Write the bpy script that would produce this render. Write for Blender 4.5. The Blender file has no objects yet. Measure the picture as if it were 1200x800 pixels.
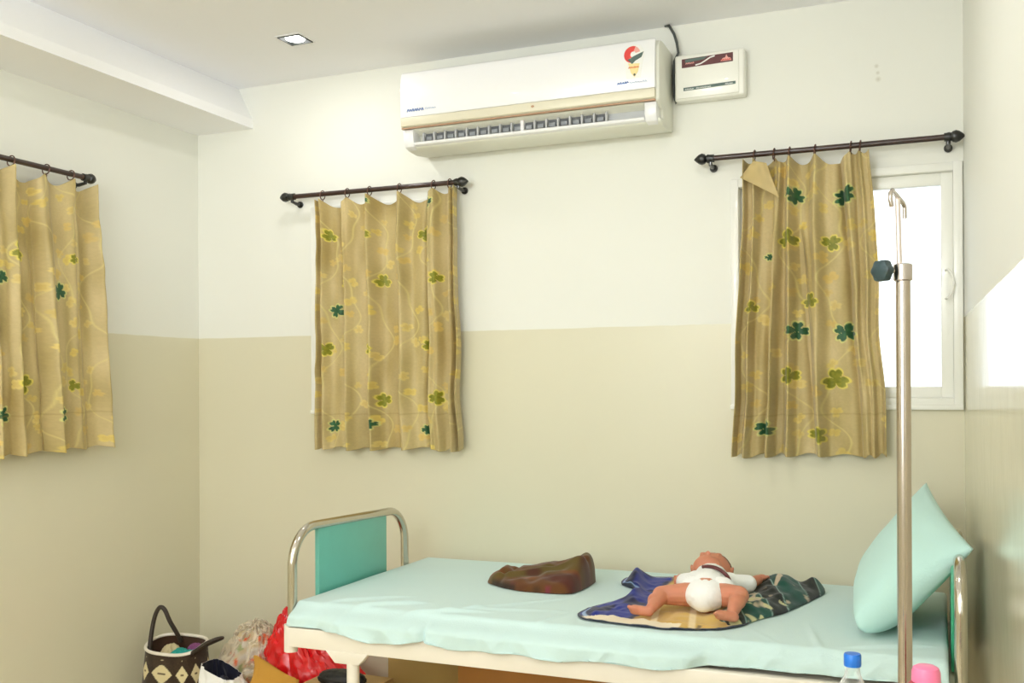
import bpy, bmesh, math, random
import numpy as np
from mathutils import Vector, Matrix, noise

C = bpy.context.scene.collection
SC = bpy.context.scene
PI = math.pi

# ------------------------------------------------------------------ helpers
def srgb(r, g, b):
    def f(c):
        c /= 255.0
        return c / 12.92 if c <= .04045 else ((c + .055) / 1.055) ** 2.4
    return (f(r), f(g), f(b), 1.0)

def mat(name, col, rough=.5, metal=0.0, coat=0.0, sheen=0.0, bump=0.0, bscale=60.0, trans=0.0, spec=.5,
        var=0.0, vscale=8.0, alpha=1.0, subs=0.0, coat_rough=.05):
    m = bpy.data.materials.new(name); m.use_nodes = True
    nt = m.node_tree; b = nt.nodes['Principled BSDF']
    b.inputs['Base Color'].default_value = col
    b.inputs['Roughness'].default_value = rough
    b.inputs['Metallic'].default_value = metal
    b.inputs['Coat Weight'].default_value = coat
    b.inputs['Coat Roughness'].default_value = coat_rough
    b.inputs['Sheen Weight'].default_value = sheen
    b.inputs['Transmission Weight'].default_value = trans
    b.inputs['Specular IOR Level'].default_value = spec
    b.inputs['Alpha'].default_value = alpha
    if subs:
        b.inputs['Subsurface Weight'].default_value = subs
        b.inputs['Subsurface Radius'].default_value = (.02, .008, .004)
        b.inputs['Subsurface Scale'].default_value = .4
    tc = nt.nodes.new('ShaderNodeTexCoord')
    if var:
        n = nt.nodes.new('ShaderNodeTexNoise'); n.inputs['Scale'].default_value = vscale
        n.inputs['Detail'].default_value = 4
        mr = nt.nodes.new('ShaderNodeMapRange')
        mr.inputs['To Min'].default_value = 1 - var; mr.inputs['To Max'].default_value = 1 + var
        mx = nt.nodes.new('ShaderNodeVectorMath'); mx.operation = 'SCALE'
        mx.inputs[0].default_value = col[:3]
        nt.links.new(tc.outputs['Object'], n.inputs['Vector'])
        nt.links.new(n.outputs['Fac'], mr.inputs['Value'])
        nt.links.new(mr.outputs['Result'], mx.inputs['Scale'])
        nt.links.new(mx.outputs['Vector'], b.inputs['Base Color'])
    if bump:
        n = nt.nodes.new('ShaderNodeTexNoise'); n.inputs['Scale'].default_value = bscale
        n.inputs['Detail'].default_value = 3
        bp = nt.nodes.new('ShaderNodeBump'); bp.inputs['Strength'].default_value = bump
        bp.inputs['Distance'].default_value = .01
        nt.links.new(tc.outputs['Object'], n.inputs['Vector'])
        nt.links.new(n.outputs['Fac'], bp.inputs['Height'])
        nt.links.new(bp.outputs['Normal'], b.inputs['Normal'])
    return m

def vmat(name, rough=.6, sheen=0.0, coat=0.0, translucent=0.0, spec=.3, weave=0.0):
    """material whose colour is the woven / printed pattern stored on the mesh"""
    m = bpy.data.materials.new(name); m.use_nodes = True
    nt = m.node_tree; b = nt.nodes['Principled BSDF']
    a = nt.nodes.new('ShaderNodeAttribute'); a.attribute_name = 'print'
    nt.links.new(a.outputs['Color'], b.inputs['Base Color'])
    b.inputs['Roughness'].default_value = rough
    b.inputs['Sheen Weight'].default_value = sheen
    b.inputs['Coat Weight'].default_value = coat
    b.inputs['Specular IOR Level'].default_value = spec
    if weave:
        tc = nt.nodes.new('ShaderNodeTexCoord')
        n = nt.nodes.new('ShaderNodeTexNoise'); n.inputs['Scale'].default_value = 350
        bp = nt.nodes.new('ShaderNodeBump'); bp.inputs['Strength'].default_value = weave
        bp.inputs['Distance'].default_value = .002
        nt.links.new(tc.outputs['Object'], n.inputs['Vector'])
        nt.links.new(n.outputs['Fac'], bp.inputs['Height'])
        nt.links.new(bp.outputs['Normal'], b.inputs['Normal'])
    if translucent:
        t = nt.nodes.new('ShaderNodeBsdfTranslucent')
        mx = nt.nodes.new('ShaderNodeMixShader'); mx.inputs[0].default_value = translucent
        nt.links.new(a.outputs['Color'], t.inputs['Color'])
        nt.links.new(b.outputs[0], mx.inputs[1]); nt.links.new(t.outputs[0], mx.inputs[2])
        nt.links.new(mx.outputs[0], nt.nodes['Material Output'].inputs['Surface'])
    return m

def link(name, me, m, parent=None, smooth=None):
    o = bpy.data.objects.new(name, me); C.objects.link(o)
    if m is not None:
        for q in (m if isinstance(m, (list, tuple)) else [m]): me.materials.append(q)
    if parent is not None:
        o.parent = parent
        o.matrix_parent_inverse = Matrix.Identity(4)
        # every child mesh is written in the coordinates of the room
        if parent.type == 'EMPTY' or parent.location.length > 0:
            o.location = -world_loc(parent)
    return o

def world_loc(o):
    v = Vector(o.location); p = o.parent
    while p: v += Vector(p.location); p = p.parent
    return v

def obj(name, bm, m, parent=None, smooth=True, angle=40):
    me = bpy.data.meshes.new(name); bm.normal_update(); bm.to_mesh(me); bm.free()
    if smooth:
        for p in me.polygons: p.use_smooth = True
        try: me.set_sharp_from_angle(angle=math.radians(angle))
        except Exception: pass
    return link(name, me, m, parent)

def tag(o, label, cat, group=None):
    o['label'] = label; o['category'] = cat
    if group: o['group'] = group
    return o

def thing(name, label, cat, loc=(0, 0, 0), group=None):
    o = bpy.data.objects.new(name, None); C.objects.link(o); o.location = loc
    o.empty_display_size = .05
    return tag(o, label, cat, group)

def struct(name, bm, m, parent=None, smooth=False):
    o = obj(name, bm, m, parent, smooth=smooth)
    if parent is None: o['kind'] = 'structure'
    return o

def add_box(bm, x0, x1, y0, y1, z0, z1, bevel=0.0, seg=2):
    vs = [bm.verts.new((x, y, z)) for x in (x0, x1) for y in (y0, y1) for z in (z0, z1)]
    F = [(0, 1, 3, 2), (4, 6, 7, 5), (0, 4, 5, 1), (2, 3, 7, 6), (0, 2, 6, 4), (1, 5, 7, 3)]
    fs = [bm.faces.new([vs[i] for i in f]) for f in F]
    if bevel:
        es = list({e for f in fs for e in f.edges})
        bmesh.ops.bevel(bm, geom=es, offset=bevel, segments=seg, profile=.5, affect='EDGES')
    return vs

def box(*a, **k):
    bm = bmesh.new(); add_box(bm, *a, **k)
    bmesh.ops.recalc_face_normals(bm, faces=bm.faces); return bm

def add_tube(bm, pts, r, seg=16, caps=True):
    pts = [Vector(p) for p in pts]
    rs = r if isinstance(r, (list, tuple)) else [r] * len(pts)
    prev = None; rings = []
    for i, p in enumerate(pts):
        if i == 0: d = pts[1] - p
        elif i == len(pts) - 1: d = p - pts[i - 1]
        else: d = (pts[i + 1] - p).normalized() + (p - pts[i - 1]).normalized()
        d.normalize()
        if prev is None:
            a = Vector((0, 0, 1)) if abs(d.z) < .9 else Vector((1, 0, 0))
            u = d.cross(a).normalized()
        else:
            u = (prev - d * prev.dot(d)).normalized()
        prev = u; v = d.cross(u)
        rings.append([bm.verts.new(p + (u * math.cos(2 * PI * k / seg) + v * math.sin(2 * PI * k / seg)) * rs[i]) for k in range(seg)])
    for a, b in zip(rings, rings[1:]):
        for k in range(seg):
            bm.faces.new((a[k], a[(k + 1) % seg], b[(k + 1) % seg], b[k]))
    if caps:
        bm.faces.new(rings[0][::-1]); bm.faces.new(rings[-1])
    return rings

def smooth_path(p, n=5):
    p = [Vector(q) for q in p]; out = []
    for i in range(len(p) - 1):
        a, b, c, d = p[max(i - 1, 0)], p[i], p[i + 1], p[min(i + 2, len(p) - 1)]
        for k in range(n):
            t = k / n
            out.append(.5 * ((2 * b) + (c - a) * t + (2 * a - 5 * b + 4 * c - d) * t * t + (3 * b - a - 3 * c + d) * t ** 3))
    return out + [p[-1]]

def tube(pts, r, seg=16):
    bm = bmesh.new(); add_tube(bm, pts, r, seg)
    bmesh.ops.recalc_face_normals(bm, faces=bm.faces); return bm

def add_lathe(bm, prof, center=(0, 0, 0), seg=32, axis='Z'):
    rings = []
    for r, h in prof:
        ring = []
        for k in range(seg):
            a = 2 * PI * k / seg
            c, s = r * math.cos(a), r * math.sin(a)
            p = {'Z': (c, s, h), 'X': (h, c, s), 'Y': (c, h, s)}[axis]
            ring.append(bm.verts.new(Vector(center) + Vector(p)))
        rings.append(ring)
    for a, b in zip(rings, rings[1:]):
        for k in range(seg):
            bm.faces.new((a[k], a[(k + 1) % seg], b[(k + 1) % seg], b[k]))
    bm.faces.new(rings[0][::-1]); bm.faces.new(rings[-1])

def lathe(prof, center=(0, 0, 0), seg=32, axis='Z'):
    bm = bmesh.new(); add_lathe(bm, prof, center, seg, axis)
    bmesh.ops.recalc_face_normals(bm, faces=bm.faces); return bm

def add_extrude(bm, poly, axis, a, b):
    """closed polygon of 2-D points, extruded along axis from a to b"""
    def P(u, v, w): return {'X': (w, u, v), 'Y': (u, w, v), 'Z': (u, v, w)}[axis]
    A = [bm.verts.new(P(u, v, a)) for u, v in poly]
    B = [bm.verts.new(P(u, v, b)) for u, v in poly]
    n = len(poly)
    for i in range(n): bm.faces.new((A[i], A[(i + 1) % n], B[(i + 1) % n], B[i]))
    bm.faces.new(A[::-1]); bm.faces.new(B)

def extrude(poly, axis, a, b, bevel=0):
    bm = bmesh.new(); add_extrude(bm, poly, axis, a, b)
    bmesh.ops.recalc_face_normals(bm, faces=bm.faces)
    if bevel:
        es = [e for e in bm.edges if e.is_manifold and e.calc_face_angle() > .6]
        bmesh.ops.bevel(bm, geom=es, offset=bevel, segments=2, profile=.5, affect='EDGES')
    return bm

def grid_mesh(name, P, col=None, m=None, parent=None, thick=0.0, closed_u=False, smooth=True):
    """P: (nv, nu, 3) array of points, col: (nv, nu, 3) linear colours"""
    nv, nu = P.shape[:2]
    me = bpy.data.meshes.new(name)
    idx = np.arange(nv * nu).reshape(nv, nu)
    if closed_u:
        a = idx[:-1]; b = np.roll(idx, -1, 1)[:-1]; c = np.roll(idx, -1, 1)[1:]; d = idx[1:]
    else:
        a = idx[:-1, :-1]; b = idx[:-1, 1:]; c = idx[1:, 1:]; d = idx[1:, :-1]
    F = np.stack([a.ravel(), b.ravel(), c.ravel(), d.ravel()], 1)
    me.vertices.add(nv * nu); me.vertices.foreach_set('co', P.reshape(-1).astype(np.float32))
    me.loops.add(F.size); me.loops.foreach_set('vertex_index', F.reshape(-1).astype(np.int32))
    me.polygons.add(len(F)); me.polygons.foreach_set('loop_start', np.arange(0, F.size, 4, dtype=np.int32))
    me.polygons.foreach_set('loop_total', np.full(len(F), 4, dtype=np.int32))
    me.update(calc_edges=True); me.validate()
    if col is not None:
        ca = me.color_attributes.new('print', 'FLOAT_COLOR', 'POINT')
        rgba = np.ones((nv * nu, 4), np.float32); rgba[:, :3] = col.reshape(-1, 3)
        ca.data.foreach_set('color', rgba.reshape(-1))
    me.polygons.foreach_set('use_smooth', np.full(len(F), smooth))
    o = link(name, me, m, parent)
    if thick:
        s = o.modifiers.new('Thickness', 'SOLIDIFY'); s.thickness = thick; s.offset = 0
    return o

def sm(x, a, b):
    t = np.clip((x - a) / (b - a), 0, 1); return t * t * (3 - 2 * t)

def vnoise(x, y, seed=0):
    """smooth value noise on arrays, -1..1"""
    rng = np.random.RandomState(seed); T = rng.rand(64, 64) * 2 - 1
    xi = np.floor(x).astype(int); yi = np.floor(y).astype(int)
    fx = x - xi; fy = y - yi; fx = fx * fx * (3 - 2 * fx); fy = fy * fy * (3 - 2 * fy)
    g = lambda i, j: T[j % 64, i % 64]
    return (g(xi, yi) * (1 - fx) + g(xi + 1, yi) * fx) * (1 - fy) + (g(xi, yi + 1) * (1 - fx) + g(xi + 1, yi + 1) * fx) * fy

def lin(r, g, b): return np.array(srgb(r, g, b)[:3])

def mixc(base, col, a):
    a = np.clip(a, 0, 1)[..., None]; return base * (1 - a) + col * a

# ------------------------------------------------------------------ camera
CAM = np.array([0, 0, 1.27])
YAW, PITCH, ROLL, FPX, CY = .399081489, .00161082945, -.00469333476, 1190.74334, 452.092053
cy_, sy_ = math.cos(YAW), math.sin(YAW)
fwd = Vector((-sy_ * math.cos(PITCH), cy_ * math.cos(PITCH), math.sin(PITCH)))
rgt = Vector((cy_, sy_, 0)); up = rgt.cross(fwd)
rgt2 = rgt * math.cos(ROLL) + up * math.sin(ROLL); up2 = -rgt * math.sin(ROLL) + up * math.cos(ROLL)
cd = bpy.data.cameras.new('camera'); cam = bpy.data.objects.new('camera', cd); C.objects.link(cam)
cam.matrix_world = Matrix(((rgt2.x, up2.x, -fwd.x, CAM[0]), (rgt2.y, up2.y, -fwd.y, CAM[1]), (rgt2.z, up2.z, -fwd.z, CAM[2]), (0, 0, 0, 1)))
cd.sensor_width = 36; cd.lens = FPX / 1200 * 36; cd.shift_y = (CY - 400) / 1200; cd.clip_start = .02
SC.camera = cam

def at(x, y, ax, val):
    """where the sight line through a spot of the photograph meets the plane axis = val"""
    d = rgt2 * ((x - 600) / FPX) - up2 * ((y - CY) / FPX) + fwd
    t = (val - CAM[ax]) / d[ax]
    return Vector(CAM) + d * t

# ------------------------------------------------------------------ room dimensions
D = 3.491          # back wall
XL = -2.928        # left wall
H = 2.53           # ceiling
YR = -1.4          # rear wall
DADO = 1.485
def xr(y): return .070 + .0382 * (D - y)    # right wall, a little out of square

# ------------------------------------------------------------------ materials
def wall_material(name, marks=False, ROUGH=.3):
    m = bpy.data.materials.new(name); m.use_nodes = True
    nt = m.node_tree; N = nt.nodes.new; L = nt.links.new
    b = nt.nodes['Principled BSDF']
    geo = N('ShaderNodeNewGeometry'); sep = N('ShaderNodeSeparateXYZ'); L(geo.outputs['Position'], sep.inputs[0])
    nz = N('ShaderNodeTexNoise'); nz.inputs['Scale'].default_value = 9; L(geo.outputs['Position'], nz.inputs['Vector'])
    w = N('ShaderNodeMath'); w.operation = 'MULTIPLY_ADD'; L(nz.outputs['Fac'], w.inputs[0]); w.inputs[1].default_value = .006; L(sep.outputs['Z'], w.inputs[2])
    st = N('ShaderNodeMapRange'); L(w.outputs[0], st.inputs['Value'])
    st.inputs['From Min'].default_value = DADO + .001; st.inputs['From Max'].default_value = DADO + .005
    big = N('ShaderNodeTexNoise'); big.inputs['Scale'].default_value = 1.6; big.inputs['Detail'].default_value = 3; L(geo.outputs['Position'], big.inputs['Vector'])
    lo = N('ShaderNodeMix'); lo.data_type = 'RGBA'; L(big.outputs['Fac'], lo.inputs[0])
    lo.inputs[6].default_value = srgb(214, 209, 184); lo.inputs[7].default_value = srgb(219, 214, 190)
    hi = N('ShaderNodeMix'); hi.data_type = 'RGBA'; L(big.outputs['Fac'], hi.inputs[0])
    hi.inputs[6].default_value = srgb(230, 230, 222); hi.inputs[7].default_value = srgb(234, 234, 227)
    mx = N('ShaderNodeMix'); mx.data_type = 'RGBA'; L(st.outputs['Result'], mx.inputs[0]); L(lo.outputs[2], mx.inputs[6]); L(hi.outputs[2], mx.inputs[7])
    out = mx.outputs[2]
    if marks:   # old filled screw holes
        for k, (px, pz, rr) in enumerate(((-.186, 2.305, .009), (-.182, 2.283, .008), (-.181, 2.262, .011))):
            v = N('ShaderNodeVectorMath'); v.operation = 'DISTANCE'; L(geo.outputs['Position'], v.inputs[0]); v.inputs[1].default_value = (px, D, pz)
            r = N('ShaderNodeMapRange'); L(v.outputs['Value'], r.inputs['Value'])
            r.inputs['From Min'].default_value = 0; r.inputs['From Max'].default_value = rr; r.inputs['To Min'].default_value = .75; r.inputs['To Max'].default_value = 0
            q = N('ShaderNodeMix'); q.data_type = 'RGBA'; L(r.outputs['Result'], q.inputs[0]); L(out, q.inputs[6]); q.inputs[7].default_value = srgb(196, 192, 176)
            out = q.outputs[2]
    L(out, b.inputs['Base Color'])
    rg = N('ShaderNodeMapRange'); L(st.outputs['Result'], rg.inputs['Value']); rg.inputs['To Min'].default_value = ROUGH; rg.inputs['To Max'].default_value = .6
    L(rg.outputs['Result'], b.inputs['Roughness'])
    bn = N('ShaderNodeTexNoise'); bn.inputs['Scale'].default_value = 7; bn.inputs['Detail'].default_value = 2; L(geo.outputs['Position'], bn.inputs['Vector'])
    bp = N('ShaderNodeBump'); bp.inputs['Strength'].default_value = .12; bp.inputs['Distance'].default_value = .01; L(bn.outputs['Fac'], bp.inputs['Height'])
    L(bp.outputs['Normal'], b.inputs['Normal'])
    b.inputs['Specular IOR Level'].default_value = .5
    return m

M = {}
M['wall'] = wall_material('two_tone_wall_paint')
M['wall_r'] = wall_material('two_tone_wall_paint_glossy', False, .13)
M['wall_b'] = wall_material('two_tone_wall_paint_marked', True)
M['ceil'] = mat('ceiling_paint', srgb(245, 245, 250), .75, bump=.05, bscale=30)
M['beam'] = mat('beam_paint', srgb(248, 248, 250), .6, bump=.05, bscale=30)
M['floor'] = mat('floor_tile', srgb(220, 211, 188), .3, var=.04, vscale=4)
M['pvc'] = mat('white_window_frame', srgb(240, 240, 234), .3, coat=.3, var=.01)
M['rod'] = mat('dark_brown_rod', srgb(52, 30, 24), .35, coat=.4, var=.15, vscale=30)
M['rodblack'] = mat('black_finial', srgb(22, 22, 20), .35, coat=.3, var=.1)
M['ring'] = mat('brown_ring', srgb(96, 66, 56), .35, metal=.6, var=.1)
M['curtain'] = vmat('printed_satin', .5, .15, 0, .06, .35, .15)
M['acwhite'] = mat('glossy_white_plastic', srgb(243, 243, 245), .28, coat=.4, var=.008)
M['acbody'] = mat('cream_white_plastic', srgb(232, 232, 220), .4, var=.01)
M['acstrip'] = mat('champagne_strip', srgb(222, 216, 194), .4, metal=.05, var=.03)
M['acline'] = mat('bronze_line', srgb(176, 140, 112), .4, metal=.3, var=.05)
M['acdark'] = mat('grey_grille_interior', srgb(150, 154, 160), .6, var=.12, vscale=40)
M['acdeep'] = mat('dark_outlet', srgb(104, 106, 110), .7, var=.1)
M['vane'] = mat('pale_vane', srgb(190, 192, 194), .5, var=.03)
M['cream'] = mat('cream_plastic', srgb(242, 241, 233), .35, coat=.2, var=.01)
M['maroon'] = mat('maroon_print', srgb(92, 40, 42), .4, var=.1)
M['charcoal'] = mat('charcoal_print', srgb(70, 74, 72), .4, var=.1)
M['teal_dark'] = mat('dark_teal_print', srgb(84, 104, 98), .4, var=.1)
M['red'] = mat('red_print', srgb(214, 60, 52), .4, var=.05)
M['pink'] = mat('pale_pink_print', srgb(232, 170, 160), .4, var=.05)
M['yellow'] = mat('yellow_print', srgb(240, 222, 160), .4, var=.05)
M['orange'] = mat('orange_print', srgb(226, 140, 90), .4, var=.05)
M['blue'] = mat('blue_print', srgb(90, 120, 180), .4, var=.05)
M['pblue'] = mat('pale_blue_print', srgb(170, 186, 214), .4, var=.05)
M['white'] = mat('white_print', srgb(240, 240, 236), .4, var=.01)
M['black'] = mat('black_rubber', srgb(22, 22, 24), .5, var=.1)
M['chrome'] = mat('steel_tube', srgb(206, 200, 188), .16, metal=1, var=.04, vscale=12)
M['ivsteel'] = mat('stand_steel', srgb(196, 186, 178), .2, metal=1, var=.05, vscale=14)
M['ivrod'] = mat('stand_inner_rod', srgb(226, 214, 208), .3, metal=.7, var=.03)
M['enamel'] = mat('cream_bed_enamel', srgb(236, 228, 214), .35, coat=.3, var=.02)
M['teal_panel'] = mat('teal_laminate', srgb(104, 184, 170), .4, coat=.2, var=.05, vscale=14)
M['shaded_panel'] = mat('shaded_teal_laminate', srgb(52, 160, 118), .4, coat=.2, var=.05, vscale=14)  # head panel: the teal painted darker and greener for shade and reflection
M['sheet'] = mat('aqua_cotton', srgb(200, 224, 222), .85, sheen=.2, bump=.12, bscale=220, var=.02, vscale=5, spec=.2)
M['pillow'] = mat('aqua_pillow_cotton', srgb(190, 226, 220), .85, sheen=.2, bump=.12, bscale=220, var=.02, vscale=5, spec=.2)
M['skin'] = mat('baby_skin', srgb(198, 130, 102), .5, var=.06, vscale=22, subs=.25, bump=.05, bscale=90)
M['hair'] = mat('fine_brown_hair', srgb(120, 84, 60), .7, var=.2, vscale=60, bump=.3, bscale=200)
M['nappy'] = mat('white_cotton', srgb(242, 242, 240), .85, sheen=.2, bump=.15, bscale=120, var=.01)
M['cloth'] = vmat('printed_cotton', .85, .2, 0, 0, .2, .2)
M['plastic_red'] = mat('red_plastic_bag', srgb(214, 10, 20), .32, coat=.3, var=.12, vscale=14, bump=.2, bscale=30)
M['kraft'] = mat('kraft_paper', srgb(196, 146, 66), .75, var=.08, vscale=20, bump=.1, bscale=50)
M['carton'] = mat('cardboard', srgb(188, 156, 104), .8, var=.06, vscale=10, bump=.05)
M['carton2'] = mat('brown_cardboard', srgb(176, 122, 62), .8, var=.08, vscale=8, bump=.05)
M['carton3'] = mat('olive_cardboard', srgb(170, 142, 84), .8, var=.06, vscale=10, bump=.05)
M['tape'] = mat('parcel_tape', srgb(110, 50, 36), .4, var=.05)
M['navy'] = mat('navy_lining', srgb(22, 24, 40), .7, var=.1)
M['bottle_blue'] = mat('blue_cap_plastic', srgb(14, 112, 214), .35, coat=.2, var=.03)
M['bottle_pink'] = mat('pink_cap_plastic', srgb(244, 128, 172), .4, coat=.2, var=.03)
M['bottle_red'] = mat('crimson_plastic', srgb(176, 18, 50), .3, coat=.4, var=.05)
M['knob'] = mat('teal_black_knob', srgb(38, 62, 66), .4, coat=.2, var=.1, vscale=30)
M['wood'] = mat('brown_laminate', srgb(132, 90, 56), .4, var=.12, vscale=6)

def clear_plastic(name, col=(1, 1, 1, 1), mixf=.35):
    m = bpy.data.materials.new(name); m.use_nodes = True; nt = m.node_tree
    b = nt.nodes['Principled BSDF']; b.inputs['Base Color'].default_value = col; b.inputs['Roughness'].default_value = .12
    t = nt.nodes.new('ShaderNodeBsdfTransparent'); mx = nt.nodes.new('ShaderNodeMixShader')
    lw = nt.nodes.new('ShaderNodeLayerWeight'); lw.inputs['Blend'].default_value = mixf
    nt.links.new(lw.outputs['Facing'], mx.inputs[0]); nt.links.new(t.outputs[0], mx.inputs[1]); nt.links.new(b.outputs[0], mx.inputs[2])
    nt.links.new(mx.outputs[0], nt.nodes['Material Output'].inputs['Surface'])
    return m
M['clear'] = clear_plastic('clear_bottle_plastic', (.9, .95, .95, 1), .4)
M['film'] = clear_plastic('translucent_bag_film', srgb(226, 212, 190), .75)

def pane_material():
    m = bpy.data.materials.new('window_glass'); m.use_nodes = True; nt = m.node_tree
    g = nt.nodes.new('ShaderNodeBsdfGlossy'); g.inputs['Roughness'].default_value = .02
    t = nt.nodes.new('ShaderNodeBsdfTransparent'); t.inputs['Color'].default_value = (.97, .99, .99, 1)
    f = nt.nodes.new('ShaderNodeFresnel'); f.inputs['IOR'].default_value = 1.35
    mx = nt.nodes.new('ShaderNodeMixShader')
    nt.links.new(f.outputs[0], mx.inputs[0]); nt.links.new(t.outputs[0], mx.inputs[1]); nt.links.new(g.outputs[0], mx.inputs[2])
    nt.links.new(mx.outputs[0], nt.nodes['Material Output'].inputs['Surface'])
    return m
M['glass'] = pane_material()

def emit(name, col, s):
    m = bpy.data.materials.new(name); m.use_nodes = True; nt = m.node_tree
    e = nt.nodes.new('ShaderNodeEmission'); e.inputs['Color'].default_value = col; e.inputs['Strength'].default_value = s
    nt.links.new(e.outputs[0], nt.nodes['Material Output'].inputs['Surface']); return m
M['lamp'] = emit('lamp_glow', (1, .98, .94, 1), 6)

# ------------------------------------------------------------------ room shell
W = .16
def wall_with_holes(axis, pos, back, a0, a1, z0, z1, holes):
    """wall slab with window openings; holes = (lo, hi, zlo, zhi)"""
    bm = bmesh.new()
    def b(p, q, r, s):
        if q - p < 1e-4 or s - r < 1e-4: return
        if axis == 'Y': add_box(bm, p, q, min(pos, back), max(pos, back), r, s)
        else: add_box(bm, min(pos, back), max(pos, back), p, q, r, s)
    cur = a0
    for lo, hi, zl, zh in sorted(holes):
        b(cur, lo, z0, z1); b(lo, hi, z0, zl); b(lo, hi, zh, z1); cur = hi
    b(cur, a1, z0, z1)
    bmesh.ops.remove_doubles(bm, verts=bm.verts, dist=1e-5)
    # drop the faces that two neighbouring blocks share
    seen = {}
    for f in list(bm.faces):
        k = tuple(sorted(v.index for v in f.verts)) if False else tuple(round(c, 4) for c in f.calc_center_median()) + (round(f.calc_area(), 5),)
        seen.setdefault(k, []).append(f)
    dead = [f for fs in seen.values() if len(fs) > 1 for f in fs]
    bmesh.ops.delete(bm, geom=dead, context='FACES')
    bmesh.ops.recalc_face_normals(bm, faces=bm.faces)
    return bm

W1 = (-.645, .055, 1.215, 1.962)      # right hand window of the back wall
W2 = (-2.338, -1.712, 1.19, 1.99)        # window behind the middle curtain
W3 = (1.92, 2.76, 1.20, 1.97)         # window of the left wall
W4 = (-2.5, -.3, .95, 2.15)           # unseen rear window, added to let in soft frontal light
struct('wall_back', wall_with_holes('Y', D, D + W, XL - W, .45, 0, H + .1, [W1, W2]), M['wall_b'])
struct('wall_left', wall_with_holes('X', XL, XL - W, YR, D, 0, H + .1, [W3]), M['wall'])
struct('wall_rear', wall_with_holes('Y', YR, YR - W, XL - W, .6, 0, H + .1, [W4]), M['wall'])
bm = bmesh.new()
vs = [bm.verts.new(p) for p in ((xr(D), D, 0), (xr(YR), YR, 0), (xr(YR) + W, YR, 0), (xr(D) + W, D, 0))]
vt = [bm.verts.new((v.co.x, v.co.y, H + .1)) for v in vs]
for i in range(4): bm.faces.new((vs[i], vs[(i + 1) % 4], vt[(i + 1) % 4], vt[i]))
bm.faces.new(vs[::-1]); bm.faces.new(vt); bmesh.ops.recalc_face_normals(bm, faces=bm.faces)
struct('wall_right', bm, M['wall_r'])
struct('floor', box(XL - W, .6, YR - W, D + W, -.1, 0), M['floor'])
# ceiling with square cut-outs for the recessed lamps
LX, LY = -2.137, 3.072
lamps = [(LX, LY), (-.6, 2.2), (LX, 1.5), (-.6, .5), (LX, -.1)]
bm = bmesh.new(); hs = .046
xs = sorted({XL - W, .6} | {v for x, y in lamps for v in (x - hs, x + hs)})
ys = sorted({YR - W, D + W} | {v for x, y in lamps for v in (y - hs, y + hs)})
gv = {}
def V(x, y):
    if (x, y) not in gv: gv[(x, y)] = bm.verts.new((x, y, H))
    return gv[(x, y)]
for x0, x1 in zip(xs, xs[1:]):
    for y0, y1 in zip(ys, ys[1:]):
        cx, cyy = (x0 + x1) / 2, (y0 + y1) / 2
        if any(abs(cx - a) < hs and abs(cyy - b) < hs for a, b in lamps): continue
        bm.faces.new((V(x0, y0), V(x0, y1), V(x1, y1), V(x1, y0)))
ex = bmesh.ops.extrude_face_region(bm, geom=list(bm.faces))
bmesh.ops.translate(bm, verts=[v for v in ex['geom'] if isinstance(v, bmesh.types.BMVert)], vec=(0, 0, .12))
bmesh.ops.recalc_face_normals(bm, faces=bm.faces)
struct('ceiling', bm, M['ceil'])
# boxed beam along the left wall, its top edge chamfered into the ceiling
struct('trim_1', extrude([(XL, 2.355), (-2.639, 2.355), (-2.643, 2.395), (-2.715, H), (XL, H)], 'Y', YR, D, 0), M['beam'])
struct('baseboard_back', box(XL, xr(D), D - .012, D, 0, .10, bevel=.003), M['floor'])
struct('baseboard_left', box(XL, XL + .012, YR, D - .012, 0, .10, bevel=.003), M['floor'])

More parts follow.
